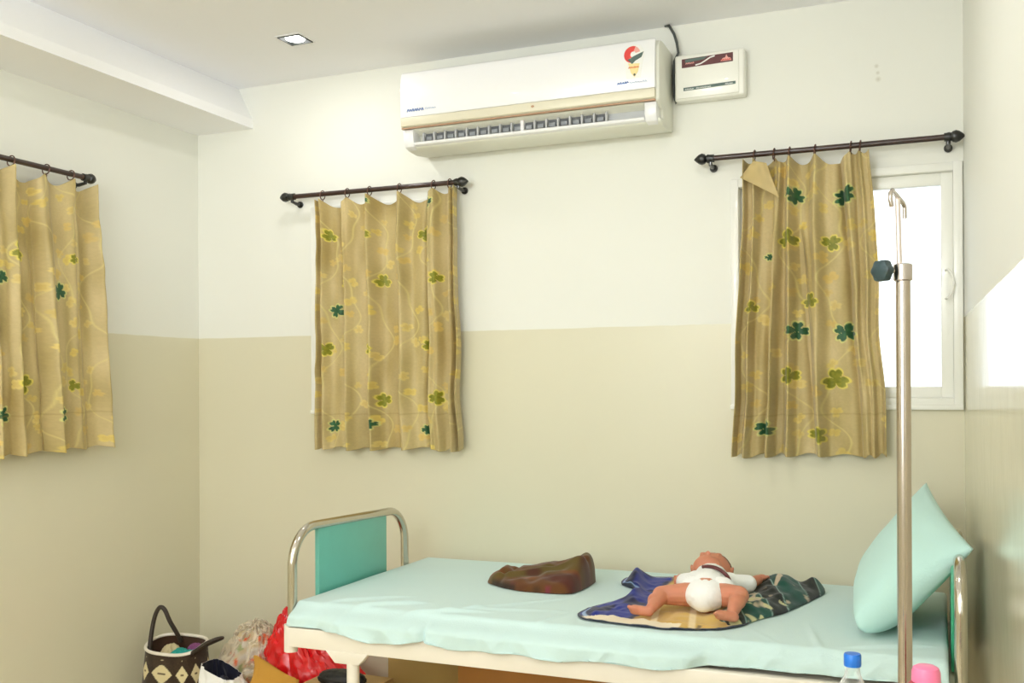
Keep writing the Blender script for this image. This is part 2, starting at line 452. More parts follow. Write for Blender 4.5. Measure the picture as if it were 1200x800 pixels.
def window(name, axis, pos, w, out, handle=False, sill=True, mull=True):
    """white framed sliding window set in its opening; out = +1/-1 towards outside"""
    a0, a1, z0, z1 = w
    root = bpy.data.objects.new(name, None); C.objects.link(root); root['kind'] = 'structure'
    root.location = ((a0 + a1) / 2, pos, z0) if axis == 'Y' else (pos, (a0 + a1) / 2, z0)
    def bx(bm, p, q, d0, d1, r, s, bv=.003):
        d0, d1 = pos + out * d0, pos + out * d1
        d0, d1 = min(d0, d1), max(d0, d1)
        if axis == 'Y': add_box(bm, p, q, d0, d1, r, s, bevel=bv)
        else: add_box(bm, d0, d1, p, q, r, s, bevel=bv)
    bm = bmesh.new(); t = .016; o_ = .012
    bx(bm, a0 - o_, a0 + t, -.014, .06, z0 - .01, z1 + o_)
    bx(bm, a1 - t, a1 + o_, -.014, .06, z0 - .01, z1 + o_)
    bx(bm, a0 + t - .001, a1 - t + .001, -.013, .06, z1 - t, z1 + o_ - .001)
    bx(bm, a0 + t - .001, a1 - t + .001, -.013, .06, z0 - .009, z0 + t)
    bmesh.ops.recalc_face_normals(bm, faces=bm.faces)
    obj('window_frame', bm, M['pvc'], root)
    mid = (a0 + a1) / 2
    for k, (p, q, dd) in enumerate(((a0 + t, mid + .02, .03), (mid - .02, a1 - t, .008))):
        bm = bmesh.new(); s = .036
        bx(bm, p, p + s, dd, dd + .02, z0 + t, z1 - t); bx(bm, q - s, q, dd, dd + .02, z0 + t, z1 - t)
        bx(bm, p + s - .001, q - s + .001, dd, dd + .02, z1 - t - s - .004, z1 - t); bx(bm, p + s - .001, q - s + .001, dd, dd + .02, z0 + t, z0 + t + s)
        bmesh.ops.recalc_face_normals(bm, faces=bm.faces)
        fr = obj('sash', bm, M['pvc'], root)
        bm = bmesh.new(); bx(bm, p + s - .004, q - s + .004, dd + .008, dd + .012, z0 + t + s - .004, z1 - t - s - 0.0, 0)
        bmesh.ops.recalc_face_normals(bm, faces=bm.faces)
        g = obj('pane', bm, M['glass'], fr, smooth=False)
    if sill:
        bm = bmesh.new(); bx(bm, a0 - .014, a1 + .012, -.018, .004, z0 - .022, z0 - .006)
        bmesh.ops.recalc_face_normals(bm, faces=bm.faces)
        obj('window_sill', bm, M['pvc'], root)
    if handle:
        hx = a1 - t - .010
        pts = [(hx - .012, pos + .006, 1.545), (hx - .006, pos - .022, 1.545), (hx + .006, pos - .026, 1.56), (hx + .012, pos - .026, 1.59),
               (hx + .006, pos - .026, 1.62), (hx - .006, pos - .022, 1.635), (hx - .012, pos + .006, 1.635)]
        obj('window_handle', tube(pts, .0035, 8), M['pvc'], root)
    return root
window('window_1', 'Y', D, W1, 1, handle=True)
window('window_2', 'Y', D, W2, 1)
window('window_3', 'X', XL, W3, -1)
window('window_rear_added', 'Y', YR, W4, -1)

# ------------------------------------------------------------------ recessed lamps
def downlight(x, y, label, power=4):
    t = thing('recessed_downlight', label, 'ceiling light', (x, y, H), 'square recessed ceiling lights')
    def frame(o1, i1, z0, z1, bv):
        bm = bmesh.new()
        for q in ((-o1, -i1, -o1, o1), (i1, o1, -o1, o1), (-i1, i1, -o1, -i1), (-i1, i1, i1, o1)):
            add_box(bm, x + q[0], x + q[1], y + q[2], y + q[3], z0, z1, bevel=bv)
        bmesh.ops.recalc_face_normals(bm, faces=bm.faces); return bm
    obj('trim_ring', frame(.053, .0462, H - .003, H - .0002, .0008), M['acwhite'], t, smooth=False)
    obj('housing', frame(.0455, .042, H - .006, H + .045, .0005), M['charcoal'], t, smooth=False)
    obj('bulb', lathe([(.004, .03), (.026, .028), (.036, .018), (.038, .006), (.034, -.002), (.02, -.007), (.003, -.009)], (x, y, H), 24), M['lamp'], t)
    ld = bpy.data.lights.new('downlight_beam', 'AREA'); ld.shape = 'DISK'; ld.size = .08; ld.energy = power; ld.color = (1, .985, .96)
    lo = bpy.data.objects.new('downlight_beam', ld); C.objects.link(lo); lo.parent = t; lo.location = (0, 0, -.012)
LAMP_W = 9
downlight(LX, LY, 'small square recessed ceiling light glowing near the back left corner', 2)
for k, (x, y) in enumerate(lamps[1:]):  # unseen lamps, put in to light the room
    downlight(x, y, 'unseen square recessed ceiling light further into the room, %s' % ('near the air conditioner side', 'left side, second from the back', 'close to the right wall behind the viewer', 'left side at the rear of the room')[k])

# ------------------------------------------------------------------ curtains
def clover(U, V_, cu, cv, R, rot, lobes):
    du, dv = U - cu, V_ - cv
    r = np.hypot(du, dv); th = np.arctan2(dv, du) - rot
    k = lobes / 2.0
    d = np.mod(th + PI / lobes, 2 * PI / lobes) - PI / lobes
    edge = R * np.abs(np.cos(k * th)) ** .36 * (1 - .22 * np.exp(-(d / .16) ** 2))
    return r, edge

def curtain_print(U, V_, motifs, seed):
    """U, V_ in metres on the cloth"""
    rng = np.random.RandomState(seed)
    n1 = vnoise(U * 30, V_ * 9, seed); n2 = vnoise(U * 9, V_ * 5, seed + 1); n3 = vnoise(U * 240, V_ * 240, seed + 2)
    col = np.zeros(U.shape + (3,)) + lin(174, 155, 100)
    col = mixc(col, lin(204, 184, 134), .5 + .5 * n1)
    col = mixc(col, lin(162, 136, 72), .6 * np.clip(n2, 0, 1))
    col *= (1 + .05 * n3)[..., None]
    umax, vmax = U.max(), V_.max()
    # tendrils
    for k in range(int(umax / .11) + 1):
        u0 = .05 + k * .11 + rng.uniform(-.02, .02); ph = rng.uniform(0, 6)
        path = u0 + .035 * np.sin(V_ * 17 + ph) + .012 * np.sin(V_ * 41 + ph * 2)
        col = mixc(col, lin(220, 206, 136), .6 * np.exp(-((U - path) / .0028) ** 2))
        v = rng.uniform(.02, .06)
        while v < vmax:
            side = rng.choice([-1, 1]); uu = u0 + .035 * math.sin(v * 17 + ph) + side * rng.uniform(.018, .03)
            R = rng.uniform(.015, .024)
            r, e = clover(U, V_, uu, v, R, rng.uniform(0, 6), rng.choice([2, 3]))
            c = [lin(222, 198, 98), lin(228, 206, 122), lin(214, 184, 100)][rng.randint(3)]
            col = mixc(col, c, rng.uniform(.35, .8) * (1 - sm(r, e * .85, e * 1.1)))
            col = mixc(col, lin(196, 166, 90), .5 * (1 - sm(r, e * .5, e * .6)) * .8)
            v += rng.uniform(.04, .075)
    for cu, cv, kind, R, rot in motifs:
        lob = 4 if kind == 'd' else 3
        r, e = clover(U, V_, cu, cv, R, rot, lob)
        a = 1 - sm(r, e * 1.08 + .002, e * 1.08 + .0045)
        col = mixc(col, lin(222, 206, 96) if kind == 'o' else lin(206, 204, 128), .95 * a)
        r, e = clover(U, V_, cu, cv, R, rot, lob)
        f = 1 - sm(r, e * .96, e * 1.04)
        c0, c1 = (lin(146, 142, 38), lin(112, 116, 24)) if kind == 'o' else (lin(30, 74, 44), lin(46, 96, 56))
        inner = mixc(np.zeros_like(col) + c0, c1, .5 + .5 * vnoise(U * 160, V_ * 160, seed + 7))
        col = col * (1 - f[..., None]) + inner * f[..., None]
    # hem stitching
    col = mixc(col, lin(150, 128, 74), .4 * np.exp(-((V_ - (vmax - .135)) / .0025) ** 2))
    return col

def make_curtain(axis, plane, tl, tr, bl, br, rings, px_motifs, label, seed, wall_dir, nu, nv, valleys, flare=1.0, extra=None):
    """corner positions (lateral, z); rings: lateral positions; axis = the wall's lateral axis ('X' on the back wall, 'Y' on the left wall)"""
    s = np.linspace(0, 1, nu)[None, :]; t = np.linspace(0, 1, nv)[:, None]
    S, T = s + 0 * t, t + 0 * s
    rs = [(r - tl[0]) / (tr[0] - tl[0]) for r in rings]
    # scalloped top: cloth sags between its rings
    knots = [0] + [r for r in rs if .02 < r < .98] + [1]
    sag = np.zeros(nu); phase = np.zeros(nu)
    for i, (a, b) in enumerate(zip(knots, knots[1:])):
        mk = (s[0] >= a) & (s[0] <= b); q = (s[0][mk] - a) / (b - a)
        sag[mk] = np.sin(q * PI) ** 1.1 * min(.045, .30 * (b - a) * abs(tr[0] - tl[0]))
        phase[mk] = (i + q) * PI
    lat = (tl[0] * (1 - S) + tr[0] * S) * (1 - T) + (bl[0] * (1 - S) + br[0] * S) * T
    zz = (tl[1] * (1 - S) + tr[1] * S) * (1 - T) + (bl[1] * (1 - S) + br[1] * S) * T
    zz = zz - sag[None, :] * (1 - T) ** 6
    # folds: out at each ring, in between them; they drift and open towards the hem
    drift = .5 * vnoise(S * 3, T * 1.6, seed) * T
    fa = .75 + .5 * vnoise(S * 5 + seed, T * 0, seed + 9)
    dep = fa * (.019 + .012 * T) * np.cos(2 * phase[None, :] + drift * 2 + .9 * np.sin(2 * phase[None, :])) + .006 * np.cos(phase[None, :] * 1.0 + 3 * T + seed)
    dep -= sag[None, :] * .5 * (1 - T) ** 3
    for (sc_, wd, amp, t0, lean) in valleys:           # sharp creases seen in the photograph
        c = sc_ + lean * (T - .5)
        a = amp * sm(T, t0 - .12, t0 + .05)
        x = (S - c) / wd
        dep += a * (-np.exp(-(x) ** 2) + .8 * np.exp(-((x - 1.7) / .9) ** 2))
        lat += .25 * a * np.exp(-((x + .6)) ** 2)
    dep += .004 * vnoise(S * 14, T * 9, seed + 4) + .003 * vnoise(S * 5, T * 16, seed + 5)
    lat = lat + .006 * vnoise(S * 2, T * 5, seed + 6)
    # hem: wavy lower edge
    zz -= (T ** 8) * (.006 * np.sin(2 * phase[None, :] + 1) + .004 * vnoise(S * 9, T * 0, seed + 8))
    P = np.zeros((nv, nu, 3))
    if axis == 'X':
        P[..., 0] = lat; P[..., 1] = np.minimum(plane - dep, D - .022)
    else:
        P[..., 1] = lat; P[..., 0] = np.maximum(plane + dep, XL + .022)
    P[..., 2] = zz
    wid = abs(tr[0] - tl[0]); hgt = abs(tl[1] - bl[1])
    U = S * wid; Vc = T * hgt
    mot = []
    for (px, py, kind, R, rot) in px_motifs:
        p = at(px, py, 1 if axis == 'X' else 0, plane)
        la = p.x if axis == 'X' else p.y
        tt = (tl[1] - p.z) / hgt
        l0 = tl[0] * (1 - tt) + bl[0] * tt; l1 = tr[0] * (1 - tt) + br[0] * tt
        mot.append(((la - l0) / (l1 - l0) * wid, tt * hgt, kind, R, rot))
    col = curtain_print(U, Vc, mot, seed)
    root = thing('curtain', label, 'curtain', tuple(P[0, nu // 2]))
    fab = grid_mesh('fabric', P, col, M['curtain'], root, thick=.0016)
    zrod = 2.042
    for r in rings:
        bm = bmesh.new(); seg = 20; rr = .0175
        zt = tl[1] + (tr[1] - tl[1]) * ((r - tl[0]) / (tr[0] - tl[0]))
        rodp = plane
        cpt = [(r + .002 * math.sin(a), rodp + rr * math.cos(a), zrod - .004 + rr * math.sin(a)) for a in [2 * PI * k / seg for k in range(seg + 1)]]
        if axis == 'Y': cpt = [(p[1], p[0], p[2]) for p in cpt]
        add_tube(bm, cpt, .0022, 6, caps=False)
        hk = [(r, rodp, zrod - .021), (r + .003, rodp, zrod - .026), (r, rodp, min(zt, zrod - .022) - .006)]
        if axis == 'Y': hk = [(p[1], p[0], p[2]) for p in hk]
        add_tube(bm, hk, .0018, 6)
        bmesh.ops.recalc_face_normals(bm, faces=bm.faces)
        obj('curtain_ring', bm, M['ring'], root)
    return root, P, col

def curtain_rod(axis, pos, a, b, za, zb, br_pos, label, back):
    """a..b lateral extent of the straight tube"""
    f = (lambda u, d, z: (u, d, z)) if axis == 'X' else (lambda u, d, z: (d, u, z))
    mid = (a + b) / 2
    t = thing('curtain_rod', label, 'curtain rod', f(mid, pos, (za + zb) / 2))
    obj('tube', tube([f(a, pos, za), f(b, pos, zb)], .0095, 16), M['rod'], t)
    sl = (zb - za) / (b - a)
    for e, sgn in ((a, -1), (b, 1)):
        z = za if e == a else zb
        prof = [(-.012, .0125), (-.004, .0145), (.000, .0145), (.004, .010), (.008, .0165), (.018, .0195), (.028, .016), (.038, .008), (.044, .002)]
        obj('finial', tube([f(e + sgn * h_, pos, z + sgn * h_ * sl) for h_, r_ in prof], [r_ for h_, r_ in prof], 18), M['rodblack'], t)
    for u in br_pos:
        z = za + (u - a) * sl
        bm = bmesh.new()
        add_tube(bm, [f(u, pos, z - .004), f(u, pos, z - .020), f(u, (pos + back) / 2, z - .024), f(u, back - (.002 if back > pos else -.002), z - .022)], .0068, 12)
        add_tube(bm, [f(u - .012, pos, z), f(u + .012, pos, z)], .0135, 16)
        add_tube(bm, [f(u, back - (.008 if back > pos else -.008), z - .024), f(u, back - (.0005 if back > pos else -.0005), z - .022)], .013, 18)
        bmesh.ops.recalc_face_normals(bm, faces=bm.faces)
        obj('bracket', bm, M['rodblack'], t)
    return t

PL = D - .060
curtain_rod('X', PL, -2.420, -1.665, 2.043, 2.041, (-2.405, -1.662), 'dark brown curtain rod with black finials holding the middle curtain', D)
curtain_rod('X', PL, -.725, .030, 2.042, 2.041, (-.714, .026), 'dark brown curtain rod with black finials above the bright window', D)
PLL = XL + .060
curtain_rod('Y', PLL, 1.80, 2.815, 2.042, 2.042, (1.85, 2.808), 'dark brown curtain rod on the left wall', XL)

mid_m = [(385, 274, 'o', .026, .3), (430, 276, 'o', .024, 2.), (496, 271, 'o', .03, 1.2), (445, 329, 'o', .027, .5), (511, 327, 'o', .024, 2.2),
         (392, 364, 'd', .028, .4), (382, 409, 'o', .027, 1.4), (431, 410, 'o', .024, .2), (448, 470, 'o', .028, 2.), (513, 468, 'o', .028, .9),
         (391, 500, 'd', .028, .9), (438, 497, 'd', .02, 0), (498, 406, 'o', .02, .3), (400, 331, 'o', .018, .1), (497, 507, 'd', .02, 0), (502, 236, 'd', .022, 0), (430, 236, 'd', .02, 0)]
make_curtain('X', PL, (-2.288, 2.022), (-1.672, 2.028), (-2.288, 1.030), (-1.655, 1.040),
             [at(x, 225, 1, PL).x for x in (378, 407, 433, 468, 508, 527)], mid_m,
             'gold curtain with green clover print hanging between the left wall and the air conditioner', 3, 1, 250, 380,
             [(.185, .020, .028, .0, .05), (.38, .016, .016, .45, .02), (.78, .018, .022, .0, -.02), (.58, .03, .010, .2, .06)])
right_m = [(924, 279, 'o', .03, .4), (974, 283, 'o', .028, 1.3), (948, 353, 'o', .026, .6), (924, 441, 'o', .029, 2.1), (978, 447, 'o', .036, .5),
           (957, 512, 'o', .026, 1.), (932, 226, 'd', .032, .3), (989, 226, 'd', .034, .8), (932, 388, 'd', .032, .1), (990, 391, 'd', .034, .55),
           (895, 503, 'd', .03, .3), (880, 360, 'o', .02, .3), (898, 300, 'd', .012, 0)]
rt, RP, RC = make_curtain('X', PL, (-.600, 2.026), (-.203, 2.024), (-.640, 1.036), (-.157, 1.050),
             [at(x, 180, 1, PL).x for x in (884, 907, 925, 955, 997, 1008)], right_m,
             'gold curtain with green clover print partly covering the bright window', 11, 1, 230, 380,
             [(.22, .026, .030, .0, -.05), (.48, .026, .022, .3, .12), (.80, .026, .024, .0, .08)], 1)
fc = [[at(883, 189, 1, PL - .026), at(898, 191, 1, PL - .030)], [at(867, 208, 1, PL - .020), at(913, 231, 1, PL - .033)]]
g = np.linspace(0, 1, 40); GS, GT = np.meshgrid(g, g)
A_ = lambda v: np.array(v)[None, None, :]
FP = (A_(fc[0][0]) * (1 - GS[..., None]) + A_(fc[0][1]) * GS[..., None]) * (1 - GT[..., None]) + (A_(fc[1][0]) * (1 - GS[..., None]) + A_(fc[1][1]) * GS[..., None]) * GT[..., None]
FP[..., 1] -= .006 * np.sin(GS * PI) + .003 * np.sin(GT * 5)
grid_mesh('folded_corner', FP, np.zeros(FP.shape) + lin(192, 170, 116) * (1 + .12 * vnoise(GS * 6, GT * 3, 4))[..., None], M['curtain'], rt, thick=.0016)
left_m = [(22, 296, 'o', .034, .4), (31, 453, 'o', .036, 1.5), (86, 305, 'o', .018, .2), (69, 343, 'd', .034, .4), (4, 491, 'd', .036, .3),
          (72, 491, 'd', .034, .8), (88, 456, 'o', .022, .1), (2, 325, 'd', .024, .4), (20, 195, 'o', .02, .4)]
make_curtain('Y', PLL, (1.90, 2.026), (2.852, 2.026), (1.90, 1.036), (2.918, 1.056),
             [1.92, 2.03, 2.15, 2.28, 2.40] + [at(x, 195, 0, PLL).y for x in (13, 54, 83)], left_m,
             'gold curtain with green clover print on the left wall', 7, 1, 330, 360,
             [(.72, .018, .028, .0, .02), (.885, .012, .014, .1, .0), (.52, .03, .016, .2, 0), (.3, .03, .016, .1, 0)])

# ------------------------------------------------------------------ air conditioner
AX0, AX1 = -1.826, -.862
ac = thing('air_conditioner', 'white wall mounted split air conditioner under the ceiling', 'air conditioner', ((AX0 + AX1) / 2, D, 2.15))
body = [(D - .001, 2.43), (3.345, 2.434), (3.318, 2.428), (3.304, 2.41), (3.300, 2.225), (3.318, 2.215), (3.352, 2.205), (3.362, 2.176), (3.316, 2.170),
        (3.322, 2.157), (3.345, 2.149), (3.40, 2.146), (D - .001, 2.158)]
obj('body', extrude(body, 'X', AX0 + .004, AX1 + .006, .005), M['acbody'], ac)
fp = [(3.302, 2.432), (3.292, 2.425), (3.286, 2.405), (3.283, 2.34), (3.284, 2.262), (3.300, 2.262)]
obj('front_panel', extrude(fp, 'X', AX0, AX1 - .004, .003), M['acwhite'], ac)
obj('trim_strip', extrude([(3.300, 2.261), (3.283, 2.261), (3.286, 2.232), (3.293, 2.2265), (3.301, 2.2265)], 'X', AX0 + .001, AX1 - .005, .0015), M['acstrip'], ac)
obj('bronze_edge', box(AX0 + .002, AX1 - .006, 3.290, 3.302, 2.2215, 2.2262), M['acline'], ac)
# end cheeks beside the outlet
for x0, x1 in ((AX0 + .003, AX0 + .045), (AX1 - .045, AX1 - .004)):
    obj('end_cheek', extrude([(3.299, 2.2205), (3.299, 2.185), (3.310, 2.158), (3.345, 2.150), (3.365, 2.176), (3.355, 2.2205)], 'X', x0, x1, .004), M['acwhite'], ac)
# outlet with its vertical vanes
gx0, gx1 = at(497, 160, 1, 3.33).x, at(711, 132, 1, 3.33).x
gm = at(613, 146, 1, 3.33).x
obj('outlet', box(gx0 - .01, AX1 - .05, 3.346, 3.356, 2.172, 2.2135), M['vane'], ac)
og = obj('outlet_grille', box(gx0, gx1, 3.340, 3.3465, 2.180, 2.209), M['acdeep'], ac)
for k in range(17):
    x = gx0 + (gx1 - gx0) * k / 16
    bm = box(x - .0035, x + .0035, 3.322, 3.341, 2.178, 2.210, bevel=.001)
    obj('vane', bm, M['vane'], ac)
for k in range(16):
    x = gx0 + (gx1 - gx0) * (k + .5) / 16
    obj('grille_block', box(x - .013, x + .011, 3.328, 3.341, 2.182, 2.196, bevel=.002), M['acdark'], ac)
obj('centre_post', box(gm - .006, gm + .006, 3.318, 3.341, 2.174, 2.213, bevel=.001), M['acwhite'], ac)
obj('louvre_flap', extrude([(3.312, 2.176), (3.302, 2.171), (3.306, 2.163), (3.330, 2.158), (3.345, 2.160), (3.330, 2.164)], 'X', AX0 + .047, AX1 - .047, .001), M['acwhite'], ac)

def strokes(name, pts_list, y, r, m, parent, thick=.0008):
    """flat printed marks on a wall-parallel face, as thin ribbons (x, z polylines)"""
    bm = bmesh.new()
    for pts in pts_list:
        for (x0, z0), (x1, z1) in zip(pts, pts[1:]):
            d = Vector((x1 - x0, 0, z1 - z0)); n = Vector((-d.z, 0, d.x)).normalized() * r
            vs = [bm.verts.new((x0 + s * n.x, y + e, z0 + s * n.z)) for s in (-1, 1) for e in (0, -thick)] + \
                 [bm.verts.new((x1 + s * n.x, y + e, z1 + s * n.z)) for s in (-1, 1) for e in (0, -thick)]
            for f in ((0, 1, 3, 2), (4, 6, 7, 5), (0, 4, 5, 1), (2, 3, 7, 6), (0, 2, 6, 4), (1, 5, 7, 3)): bm.faces.new([vs[i] for i in f])
    bmesh.ops.recalc_face_normals(bm, faces=bm.faces)
    return obj(name, bm, m, parent, smooth=False)

def plate(name, pts, y, m, parent, thick=.0008):
    bm = bmesh.new(); add_extrude(bm, pts, 'Y', y, y - thick); bmesh.ops.recalc_face_normals(bm, faces=bm.faces)
    return obj(name, bm, m, parent, smooth=False)

def scribble(x0, z0, w, h, n, seed):
    rng = random.Random(seed); out = []
    for k in range(n):
        a = x0 + w * k / n; b = a + w / n * .7; l = h * .25
        out.append([(a, z0), (a + l, z0 + h * rng.uniform(.7, 1)), (b, z0 + h * rng.uniform(.3, .9)), (b - l * .3, z0 + rng.uniform(0, .3) * h)])
    return out
# blue lettering bottom left and bottom right of the panel (not legible in the photograph)
strokes('panel_lettering', scribble(-1.797, 2.281, .070, .011, 7, 1), 3.2836, .0016, M['blue'], ac)
strokes('panel_lettering', scribble(-1.722, 2.283, .045, .007, 5, 2), 3.2836, .0008, M['pblue'], ac)
strokes('panel_lettering', scribble(-.995, 2.283, .040, .010, 5, 3), 3.2836, .0015, M['blue'], ac)
strokes('panel_lettering', scribble(-.953, 2.283, .062, .007, 7, 4), 3.2836, .0009, M['pblue'], ac)
e = plate('emblem', [(at(624, 128, 1, 3.283).x + .006 * math.cos(a), 2.247 + .004 * math.sin(a)) for a in [2 * PI * k / 16 for k in range(16)]], 3.2838, M['acline'], ac)
# energy rating sticker: red half disc with white stars, dark needle, yellow tag below
sx, sz = at(743, 66, 1, 3.284).x, at(743, 66, 1, 3.284).z
st = plate('rating_sticker', [(sx - .034, sz + .008), (sx - .028, sz + .030), (sx - .004, sz + .040), (sx + .024, sz + .034), (sx + .036, sz + .010), (sx + .030, sz - .024), (sx + .022, sz - .072), (sx - .026, sz - .072), (sx - .032, sz - .02)], 3.2834, M['white'], ac, .0006)
arc = [(sx - .004 + .030 * math.cos(a), sz + .006 + .028 * math.sin(a)) for a in [math.radians(d) for d in range(70, 271, 14)]]
arc2 = [(sx - .004 + .008 * math.cos(a), sz + .006 + .010 * math.sin(a)) for a in [math.radians(d) for d in range(270, 69, -25)]]
plate('red_arc', arc + arc2, 3.2826, M['red'], st)
plate('pink_arc', [(sx - .004 + r_ * math.cos(a), sz + .008 + r_ * math.sin(a)) for r_, ds in ((.026, range(68, 11, -14)), (.010, range(12, 69, 14))) for a in [math.radians(d) for d in ds]], 3.2826, M['pink'], st)
plate('dark_wedge', [(sx - .022, sz - .010), (sx + .002, sz + .001), (sx + .034, sz + .012), (sx + .026, sz - .006), (sx + .004, sz - .016), (sx - .006, sz - .026)], 3.2822, M['teal_dark'], st)
plate('yellow_tag', [(sx - .020, sz - .022), (sx + .020, sz - .026), (sx + .014, sz - .052), (sx + .002, sz - .070), (sx - .010, sz - .056)], 3.2826, M['yellow'], st)
strokes('orange_print', scribble(sx - .018, sz - .040, .036, .006, 6, 5), 3.2818, .0012, M['orange'], st)
plate('price_dot', [(sx + .002 + .004 * math.cos(a), sz - .062 + .004 * math.sin(a)) for a in [k * PI / 4 for k in range(8)]], 3.2818, M['charcoal'], st)

# ------------------------------------------------------------------ voltage stabilizer
vsx0, vsx1, vz0, vz1 = -.838, -.600, 2.250, 2.408
vsb = thing('voltage_stabilizer', 'cream voltage stabilizer box on the wall right of the air conditioner', 'stabilizer', ((vsx0 + vsx1) / 2, D, vz0))
obj('case', box(vsx0, vsx1, 3.440, D - .0005, vz0, vz1, bevel=.008, seg=3), M['cream'], vsb)
obj('face', box(vsx0 + .006, vsx1 - .018, 3.435, 3.442, vz0 + .007, vz1 - .007, bevel=.003), M['cream'], vsb)
p0, p1 = at(799, 75, 1, 3.435), at(859, 66, 1, 3.435)
fy = 3.4348
tp = plate('upper_label', [(p0.x, p0.z - .015), (p0.x, p0.z + .015), (p1.x, p0.z + .018), (p1.x, p0.z - .012)], fy, M['maroon'], vsb)
plate('label_tint', [(p0.x + .012, p0.z + .002), (p0.x + .012, p0.z + .013), (p0.x + .090, p0.z + .015), (p0.x + .075, p0.z + .006)], fy - .0008, M['teal_dark'], tp)  # dark teal area on the upper label
cx = (p0.x + p1.x) / 2
sw = [(cx - .040, p0.z - .010), (cx - .022, p0.z - .007), (cx - .006, p0.z + .001), (cx + .010, p0.z + .010), (cx + .026, p0.z + .0135)]
strokes('white_swoosh', [sw], fy - .0010, .0022, M['white'], tp)
plate('pink_logo', [(p1.x - .042, p0.z - .008), (p1.x - .034, p0.z + .002), (p1.x - .026, p0.z + .003), (p1.x - .022, p0.z + .013), (p1.x - .017, p0.z + .003), (p1.x - .008, p0.z + .000), (p1.x - .005, p0.z - .008)], fy - .0010, M['pink'], tp)
strokes('red_lettering', scribble(p1.x - .040, p0.z - .007, .034, .005, 5, 9), fy - .0019, .001, M['red'], tp)
strokes('pink_lettering', scribble(p0.x + .014, p0.z - .004, .030, .006, 5, 10), fy - .0010, .0012, M['pink'], tp)
q0, q1 = at(801, 105, 1, 3.435), at(862, 96, 1, 3.435)
bp_ = plate('lower_label', [(q0.x, q0.z - .0055), (q0.x, q0.z + .0055), (q1.x, q0.z + .009), (q1.x, q0.z - .001)], fy, M['teal_dark'], vsb)
for sc_args in ((q0.x + .006, q0.z - .0035, .030, .005, 5, 11), (q0.x + .045, q0.z - .0022, .05, .004, 8, 12), (q1.x - .034, q0.z, .026, .005, 5, 13)):
    strokes('pale_lettering', scribble(*sc_args), fy - .0010, .0008, M['white'], bp_)

cb = [at(780, 24, 1, 3.475), at(784, 30, 1, 3.47), at(790, 40, 1, 3.465), at(793, 50, 1, 3.465), at(795, 62, 1, 3.468)]
cb = [tuple(p) for p in cb]
cb[0] = (cb[0][0] - .002, 3.478, 2.5295)
bm = bmesh.new(); add_tube(bm, cb + [(-.847, 3.474, 2.40), (-.850, 3.474, 2.34), (-.848, 3.474, 2.28), (-.843, 3.474, 2.255), (-.8395, 3.474, 2.262)], .0048, 10)
bmesh.ops.recalc_face_normals(bm, faces=bm.faces)
tag(obj('power_cable', bm, M['charcoal']), 'dark cable curving down from the ceiling beside the air conditioner', 'cable')

# ------------------------------------------------------------------ bed
bed = thing('hospital_bed', 'cream hospital bed with steel end hoops along the back wall', 'bed', (-.9, 2.98, 0))
RZ0, RZ1 = .500, .558
def arch_pts(x, y0, y1, z0, zt, r, n=10):
    p = [(x, y0, z0), (x, y0, zt - r)]
    p += [(x, y0 + r - r * math.cos(a), zt - r + r * math.sin(a)) for a in [PI / 2 * k / n for k in range(1, n + 1)]]
    p += [(x, y1 - r + r * math.sin(a), zt - r + r * math.cos(a)) for a in [PI / 2 * k / n for k in range(0, n + 1)]]
    p += [(x, y1, z0)]
    return p
def tilt(p, y0, y1, dz):     # the far side of the hoop sits a little lower
    return [(a, b, c - dz * (b - y0) / (y1 - y0)) for a, b, c in p]
FX, HX = -1.822, .041
for x, panel, dz, nm in ((FX, M['teal_panel'], .016, 'foot'), (HX, M['shaded_panel'], .0, 'head')):
    pts = tilt(arch_pts(x, 2.592, 3.295, .49, .842, .115), 2.592, 3.295, dz)
    obj('end_hoop', tube(pts, .0145, 18), M['chrome'], bed)
    a, b = 2.725, 3.150
    poly = [(a, .565), (a, .830), (b, .830 - dz * .8), (b, .565)]
    px0 = x - .008 if nm == 'foot' else x - .020
    obj('end_panel', extrude(poly, 'X', px0, px0 + .016, .002), panel, bed)
# frame: side rails, end rails, deck
for y0, y1 in ((2.536, 2.566), (3.330, 3.360)):
    obj('side_rail', box(-1.802, .040, y0, y1, RZ0, RZ1, bevel=.003), M['enamel'], bed)
for x0, x1 in ((-1.800, -1.770), (.008, .036)):
    obj('end_rail', box(x0, x1, 2.566, 3.330, RZ0 + .005, RZ1 - .002, bevel=.003), M['enamel'], bed)
obj('deck', box(-1.770, .008, 2.566, 3.330, .538, .552), M['enamel'], bed)
for x in (FX + .002, HX):
    for y in (2.580, 3.31):
        obj('corner_sleeve', tube([(x, y, .474), (x, y, .556)], .0205, 18), M['enamel'], bed)
for cx in (-1.595, -.20):
    for y in (2.551, 3.345):
        s = 1 if y < 3 else -1
        g = obj('leg_gusset', extrude([(cx - .072, .503), (cx + .072, .503), (cx + .040, .468), (cx - .040, .468)], 'Y', y - .018, y + .012, .002), M['enamel'], bed)
        lg = obj('leg', tube([(cx + .012, y, .475), (cx + .012, y, .07)], .0185, 18), M['enamel'], bed)
        obj('rubber_foot', lathe([(.020, .09), (.026, .08), (.026, .012), (.022, .001)], (cx + .012, y, 0), 18), M['black'], lg)

